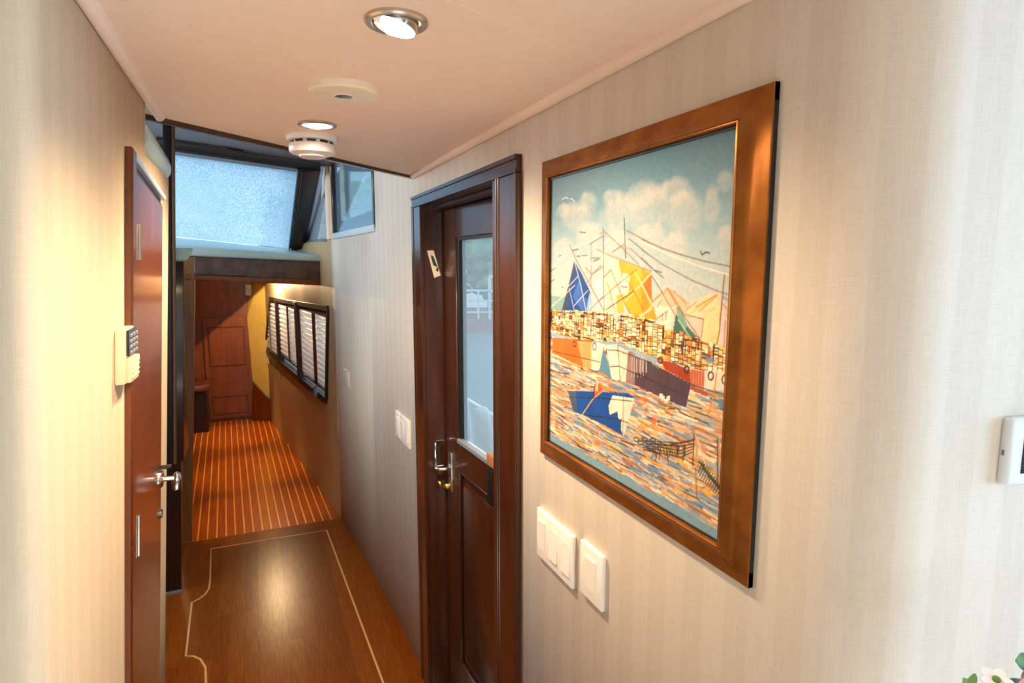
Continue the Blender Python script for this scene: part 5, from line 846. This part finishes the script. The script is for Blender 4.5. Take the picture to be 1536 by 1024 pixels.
# ------------------------------------------------------------------ flowers in the near corner
petal_w = plain('white_petal', (234, 232, 242), .6); petal_p = plain('pink_petal', (226, 178, 192), .6)
leaf_g = plain('fresh_green_leaf', (92, 130, 40), .5, noise_amt=.2); leaf_d = plain('dark_green_leaf', (44, 84, 26), .5, noise_amt=.2)
sb = thing('sideboard', (1.0, .15, -1.686), 'low wooden sideboard beside the rounded wall corner under the flowers', 'sideboard')
b = B(); b.box(.66, 1.5, -.14, .125, -1.674, -.89, .004, 1); add('body', b, M['mahogany'], sb)
b = B(); b.box(.62, 1.54, -.16, .145, -.89, -.86, .006, 2); add('top', b, M['mahogany_red'], sb)
fl = thing('flower_arrangement', (.74, .065, -.86), 'bunch of pale pink and white flowers with green leaves at the bottom right corner', 'flowers')
VC = Vector((.74, .065, -.86))
b = B(); b.lathe([(0, 0), (.045, 0), (.052, .01), (.062, .12), (.056, .24), (.042, .33), (.047, .36), (.043, .36), (.038, .33), (.052, .24), (0, .22)], VC, seg=36); add('vase', b, M['cool_plastic'], fl)
def petal_shape(b, c, d, n, L, W, curl=.25):
    d = Vector(d).normalized(); n = Vector(n); n = (n - d * n.dot(d)).normalized(); s = d.cross(n); rings = []
    for i in range(7):
        f = i / 6; w = W * math.sin(math.pi * min(1, .08 + f * .88)) ** .7 * .5; o = Vector(c) + d * L * f + n * (curl * L * f * f); e = n * .0004
        rings.append([o - s * w + n * w * .25, o - e, o + s * w + n * w * .25, o + n * w * .12 + e])
    b.loft(rings)
def flower(c, n, L, mat):
    n = Vector(n).normalized(); a = n.orthogonal().normalized(); q = n.cross(a)
    b = B()
    for k in range(5):
        th = 2 * math.pi * k / 5 + c[0] * 40; petal_shape(b, c, a * math.cos(th) + q * math.sin(th), n, L, L * .85)
    f = add('flower', b, mat, fl, smooth=60)
    b = B(); b.lathe([(0, .004), (.003, .003), (.003, -.001), (0, -.002)], c, n, 10); add('flower_centre', b, leaf_g, f)
    b = B(); m = (Vector(c) * .5 + (VC + Vector((0, 0, .345))) * .5) + Vector((0, -.01, .02)); b.tube([VC + Vector((0, 0, .345)), m, Vector(c) - n * .002], .0011, 6); add('stem', b, leaf_d, fl)
rf = random.Random(3)
for c, n, m in (((.552, .264, -.345), (-.3, -.2, 1), petal_w), ((.568, .250, -.352), (-.6, -.6, .5), petal_p), ((.598, .262, -.362), (-.4, -.7, .6), petal_p), ((.620, .24, -.350), (-.3, -.8, .5), petal_w), ((.640, .20, -.365), (-.5, -.8, .4), petal_p), ((.70, .16, -.35), (0, -.3, 1), petal_w), ((.76, .20, -.36), (.2, .2, 1), petal_p), ((.80, .08, -.37), (.5, -.2, .8), petal_w)):
    flower(c, n, .0115, m)
for c, d, m, L in (((.520, .268, -.346), (-.5, .1, .9), leaf_g, .014), ((.521, .268, -.346), (.5, 0, .9), leaf_g, .012), ((.521, .268, -.346), (.1, -.1, 1), leaf_g, .016), ((.605, .268, -.345), (-.9, 0, .3), leaf_g, .026), ((.610, .268, -.335), (-.5, 0, .9), leaf_g, .020), ((.612, .266, -.340), (.4, 0, .9), leaf_d, .03), ((.615, .262, -.352), (-.8, -.3, -.1), leaf_d, .030), ((.560, .262, -.352), (.9, -.1, .1), leaf_d, .018), ((.556, .262, -.350), (-.9, -.1, 0), leaf_d, .016), ((.60, .255, -.348), (.2, -.4, 1), leaf_d, .024), ((.625, .255, -.330), (-.3, -.2, 1), leaf_g, .026), ((.63, .25, -.335), (.5, -.2, 1), leaf_d, .03), ((.66, .22, -.35), (-.2, -.3, 1), leaf_d, .03), ((.618, .262, -.338), (-.6, 0, .7), leaf_g, .022), ((.622, .260, -.332), (-.2, .1, 1), leaf_g, .022), ((.60, .262, -.352), (-.5, -.2, .6), leaf_d, .022), ((.628, .262, -.326), (-.8, 0, .4), leaf_d, .024), ((.70, .20, -.36), (.3, .1, 1), leaf_g, .035), ((.75, .15, -.37), (.6, .2, .7), leaf_d, .04)):
    b = B(); petal_shape(b, c, d, (-.3, -.8, .4), L, L * .55, .1); add('leaf', b, m, fl, smooth=60)
for e in ((.520, .268, -.347), (.61, .266, -.345), (.56, .262, -.352)):
    b = B(); s0 = VC + Vector((0, 0, .345)); b.tube([s0, (s0 + Vector(e)) / 2 + Vector((0, 0, .03)), Vector(e)], .0012, 6); add('stem', b, leaf_d, fl)

# ------------------------------------------------------------------ outside
water_m, nt, bs = mat_new('harbour_water'); bs.inputs['Base Color'].default_value = lin((150, 168, 172)); bs.inputs['Roughness'].default_value = .25
bump(nt, bs, noise(nt, mapped(nt, (1, 1, 1)), 1.5, 4), .5, .05)
b = B(); b.box(-60, 60, -20, 90, -2.6, -2.4); add('water', b, water_m, label='grey-blue harbour water beyond the side door', cat='water', kind='stuff', smooth=0, loc=(0, 30, -2.6))
D = Vector((.352, .936, 0)).normalized(); S = Vector((D.y, -D.x, 0))
def ow(s, d, z): p = D * (21 + d) + S * s; return (p.x, p.y, z)
wp = plain('white_paint', (228, 236, 240), .5); conc = plain('reddish_quay_stone', (170, 128, 118), .8, noise_amt=.15, nscale=3)
b = B(ow); b.box(-14, 14, 0, 6, -2.55, -1.95, .03, 1); add('quay', b, conc, label='reddish stone quay edge across the water', cat='quay', kind='structure', smooth=0)
t = thing('quay_railing', ow(0, .4, -1.95), 'white metal railing along the quay seen through the door glass', 'railing')
for i in range(15):
    b = B(ow); s = -9 + i * 1.25; b.box(s - .04, s + .04, .36, .44, -1.95, -.95); add('railing_post', b, wp, t, smooth=0)
for z in (-1.72, -1.32, -.95):
    b = B(ow); b.box(-9, 8.6, .37, .43, z - .035, z + .035); add('rail', b, wp, t, smooth=0)
t = thing('quay_gate', ow(.45, .2, -1.95), 'tall white gate frame standing on the quay beyond the water', 'gate')
for a in ((.10, .20, -1.95, -.40), (1.10, 1.20, -1.95, -.40), (.10, 1.20, -.50, -.40), (.10, 1.20, -1.0, -.93)):
    b = B(ow); b.box(a[0], a[1], .15, .25, a[2], a[3]); add('bar', b, wp, t, smooth=0)
tree_m = plain('hazy_tree_leaves', (120, 166, 84), .8, noise_amt=.3, nscale=2.5)
bark = plain('tree_bark', (84, 72, 60), .8)
def tree(x, y, zb, h, r, lab, mat=None):
    t = thing('tree', (x, y, zb), lab, 'tree', 'trees beyond the water')
    b = B(); b.tube([(x, y, zb), (x + .1, y, zb + h * .35), (x - .05, y + .1, zb + h * .7)], [.14, .11, .05], 8); add('trunk', b, bark, t)
    bm = bmesh.new()
    for i in range(420):
        a = rf.random() * 2 * math.pi; e = math.acos(2 * rf.random() - 1); q = r * (.45 + .55 * rf.random())
        c = Vector((x + q * math.sin(e) * math.cos(a), y + q * math.sin(e) * math.sin(a), zb + h * .46 + q * 1.1 * math.cos(e)))
        bmesh.ops.create_icosphere(bm, subdivisions=1, radius=r * rf.uniform(.09, .17), matrix=Matrix.Translation(c) @ Matrix.Rotation(rf.random() * 6, 4, 'X') @ Matrix.Diagonal((1, 1, .5, 1)))
    bb = B(); bb.bm = bm; add('foliage', bb, mat or tree_m, t, smooth=0)
for s, d, h, r, lab in ((-6.0, 3.0, 6.5, 2.5, 'leafy green tree left of the white gate beyond the water'), (.2, 3.4, 7.5, 2.8, 'tall leafy tree behind the white gate beyond the water'), (6.4, 3.0, 6.0, 2.4, 'leafy tree to the right along the quay, beside the gate tree')):
    p = ow(s, d, 0); tree(p[0], p[1], -1.95, h, r, lab)
tree(.76, 13.0, -2.38, 6.3, .55, 'small tree showing faintly through the lower right of the windscreen cover', plain('dark_tree_leaves', (48, 84, 62), .8, noise_amt=.3, nscale=2.5))
b = B(); b.box(.845, .872, 2.58, 2.61, -1.75, .6, .003, 1); add('awning_post', b, wp, label='thin white post just outside the door glass', cat='post')
b = B(); b.box(.70, 1.35, .6, 6.0, -1.80, -1.74); add('side_deck', b, M['dark_brown'], label='dark side deck outside the door', cat='deck', kind='structure', smooth=0)
b = B(); b.hexa([(1.16, 4.4, -1.80), (.20, 9.0, -1.80), (.24, 9.0, -1.80), (1.20, 4.4, -1.80), (1.16, 4.4, -.42), (.20, 9.0, -.42), (.24, 9.0, -.42), (1.20, 4.4, -.42)])
add('backdrop', b, M['dark_brown'], label='dark bulwark added outside the blinds window to darken the slat gaps', cat='backdrop', kind='structure', smooth=0)  # added dark sheet, keeps the gaps between slats dark
t = thing('side_rail', (1.2, 3.4, -1.74), 'white guard rail along the side deck outside the door', 'railing')
b = B(); b.tube([(1.26, 1.2, -.88), (1.24, 3.4, -.88), (1.20, 5.8, -.88)], .014, 10); add('top_rail', b, wp, t)
for y in (1.6, 3.0, 4.4, 5.6):
    b = B(); b.tube([(1.25 - .01 * y, y, -1.74), (1.25 - .01 * y, y, -.88)], .012, 8); add('stanchion', b, wp, t)
for k, (y, w, lab) in enumerate(((3.62, .15, 'white rope loop hanging on the side rail, farther of two'), (3.22, .14, 'white rope loop hanging on the side rail, nearer of two'))):
    t = thing('rope_loop', (1.22, y, -1.4), lab, 'rope', 'white ropes on the side rail')
    for j in range(4):
        b = B(); ww = w - .035 * j; L = .55 + .08 * j
        b.tube([(1.200 - .012 * j, y + ww * .9 * math.sin(a) * (1 if a < math.pi else 1), -.855 - L * (.5 - .5 * math.cos(a)) + .01) for a in [2 * math.pi * i / 28 + .001 for i in range(29)]], .017, 8); add('strand', b, wp, t)

# ------------------------------------------------------------------ light
w = bpy.data.worlds.new('overcast_sky'); SC.world = w; w.use_nodes = True
nt = w.node_tree; bg = nt.nodes['Background']; bg.inputs['Color'].default_value = (.74, .88, 1.0, 1); bg.inputs['Strength'].default_value = 1.12
def lamp(name, typ, loc, energy, col, aim=None, **kw):
    d = bpy.data.lights.new(name, typ); d.energy = energy; d.color = col
    for k, v in kw.items(): setattr(d, k, v)
    o = bpy.data.objects.new(name, d); COL.objects.link(o); o.location = (loc[0], loc[1], loc[2] + H)
    if aim: o.rotation_euler = (Vector(aim) - Vector(loc)).to_track_quat('-Z', 'Y').to_euler()
    return o
WARM = (1.0, .74, .47); WARM2 = (1.0, .66, .36); COOL = (.80, .90, 1.0)
lamp('downlight_lamp', 'SPOT', (.185, .85, .295), 10, WARM, (-.20, .86, -.80), spot_size=math.radians(104), spot_blend=1.0, shadow_soft_size=.03)
lamp('downlight_lamp', 'SPOT', (.195, .85, .295), 18, WARM, (.28, .85, -1), spot_size=math.radians(150), spot_blend=.7, shadow_soft_size=.03)
lamp('downlight_lamp', 'SPOT', (.155, 1.528, .295), 52, WARM, (.155, 1.528, -1), spot_size=math.radians(165), spot_blend=.8, shadow_soft_size=.03)
lamp('saloon_fill_lamp', 'AREA', (.3, -1.2, .30), 6, (1.0, .84, .66), (.3, -1.2, -1), shape='DISK', size=.9)  # added warm fill, unseen behind the viewer
lamp('saloon_window_daylight', 'AREA', (2.44, -.85, -.17), 48, (.34, .67, 1.0), (0.6, .3, -.3), shape='RECTANGLE', size=1.15, size_y=.7)
lamp('aft_window_daylight', 'AREA', (.3, -2.97, -.25), 12, (.80, .90, 1.0), (.1, .8, .25), shape='RECTANGLE', size=1.8, size_y=.6)
lamp('ceiling_bounce_spot', 'SPOT', (5.6, -1.15, 2.35), 12500, (1.0, .97, .94), (-.35, -.30, -1.68), spot_size=math.radians(13), spot_blend=.3, shadow_soft_size=.05)  # added spot, bounced off the pale carpet to brighten the ceiling
lamp('helm_window_daylight', 'AREA', (-1.57, 3.05, .38), 26, (.86, .93, 1.0), (.5, 2.9, -.3), shape='RECTANGLE', size=1.4, size_y=.6)
lamp('side_deck_daylight', 'AREA', (1.5, 5.4, .1), 40, (1.0, .95, .92), (.25, 5.3, -.65), shape='RECTANGLE', size=2.6, size_y=.8)
for x, y, e in ((-.05, 4.28, 36), (-.12, 5.22, 40), (-.2, 6.4, 44)):
    lamp('forward_cabin_lamp', 'SPOT', (x, y, -.06), e, WARM2, (x, y, -1.6), spot_size=math.radians(38), spot_blend=.7, shadow_soft_size=.03)
for y, e in ((5.0, 1.6), (6.15, 1.4)):
    lamp('wall_washer_lamp', 'SPOT', (XF(y) - .12, y, -.07), e, WARM2, (XF(y) - .06, y, -1.6), spot_size=math.radians(140), spot_blend=1.0, shadow_soft_size=.05)
lamp('shadow_edge_lamp', 'SPOT', (.06, 6.0, -.12), 38, WARM2, (.68, 5.96, -.91), spot_size=math.radians(170), spot_blend=.03, shadow_soft_size=.012)  # added spot, its sharp cone edge makes the bulkhead's diagonal shadow

# ------------------------------------------------------------------ camera and view
cd = bpy.data.cameras.new('camera'); cam = bpy.data.objects.new('camera', cd); COL.objects.link(cam)
cd.sensor_width = 36; cd.lens = 36 * 900 / 1536; cd.clip_start = .02
cam.location = (0, 0, H); cam.rotation_euler = (math.radians(90 - 7.4069), 0, math.radians(-23.1474))
SC.camera = cam
vs = SC.view_settings; vs.view_transform = 'Standard'; vs.look = 'None'; vs.exposure = .45; vs.gamma = 1; vs.use_curve_mapping = False
SC.cycles.use_denoising = True
SC.cycles.max_bounces = 8; SC.cycles.transparent_max_bounces = 12
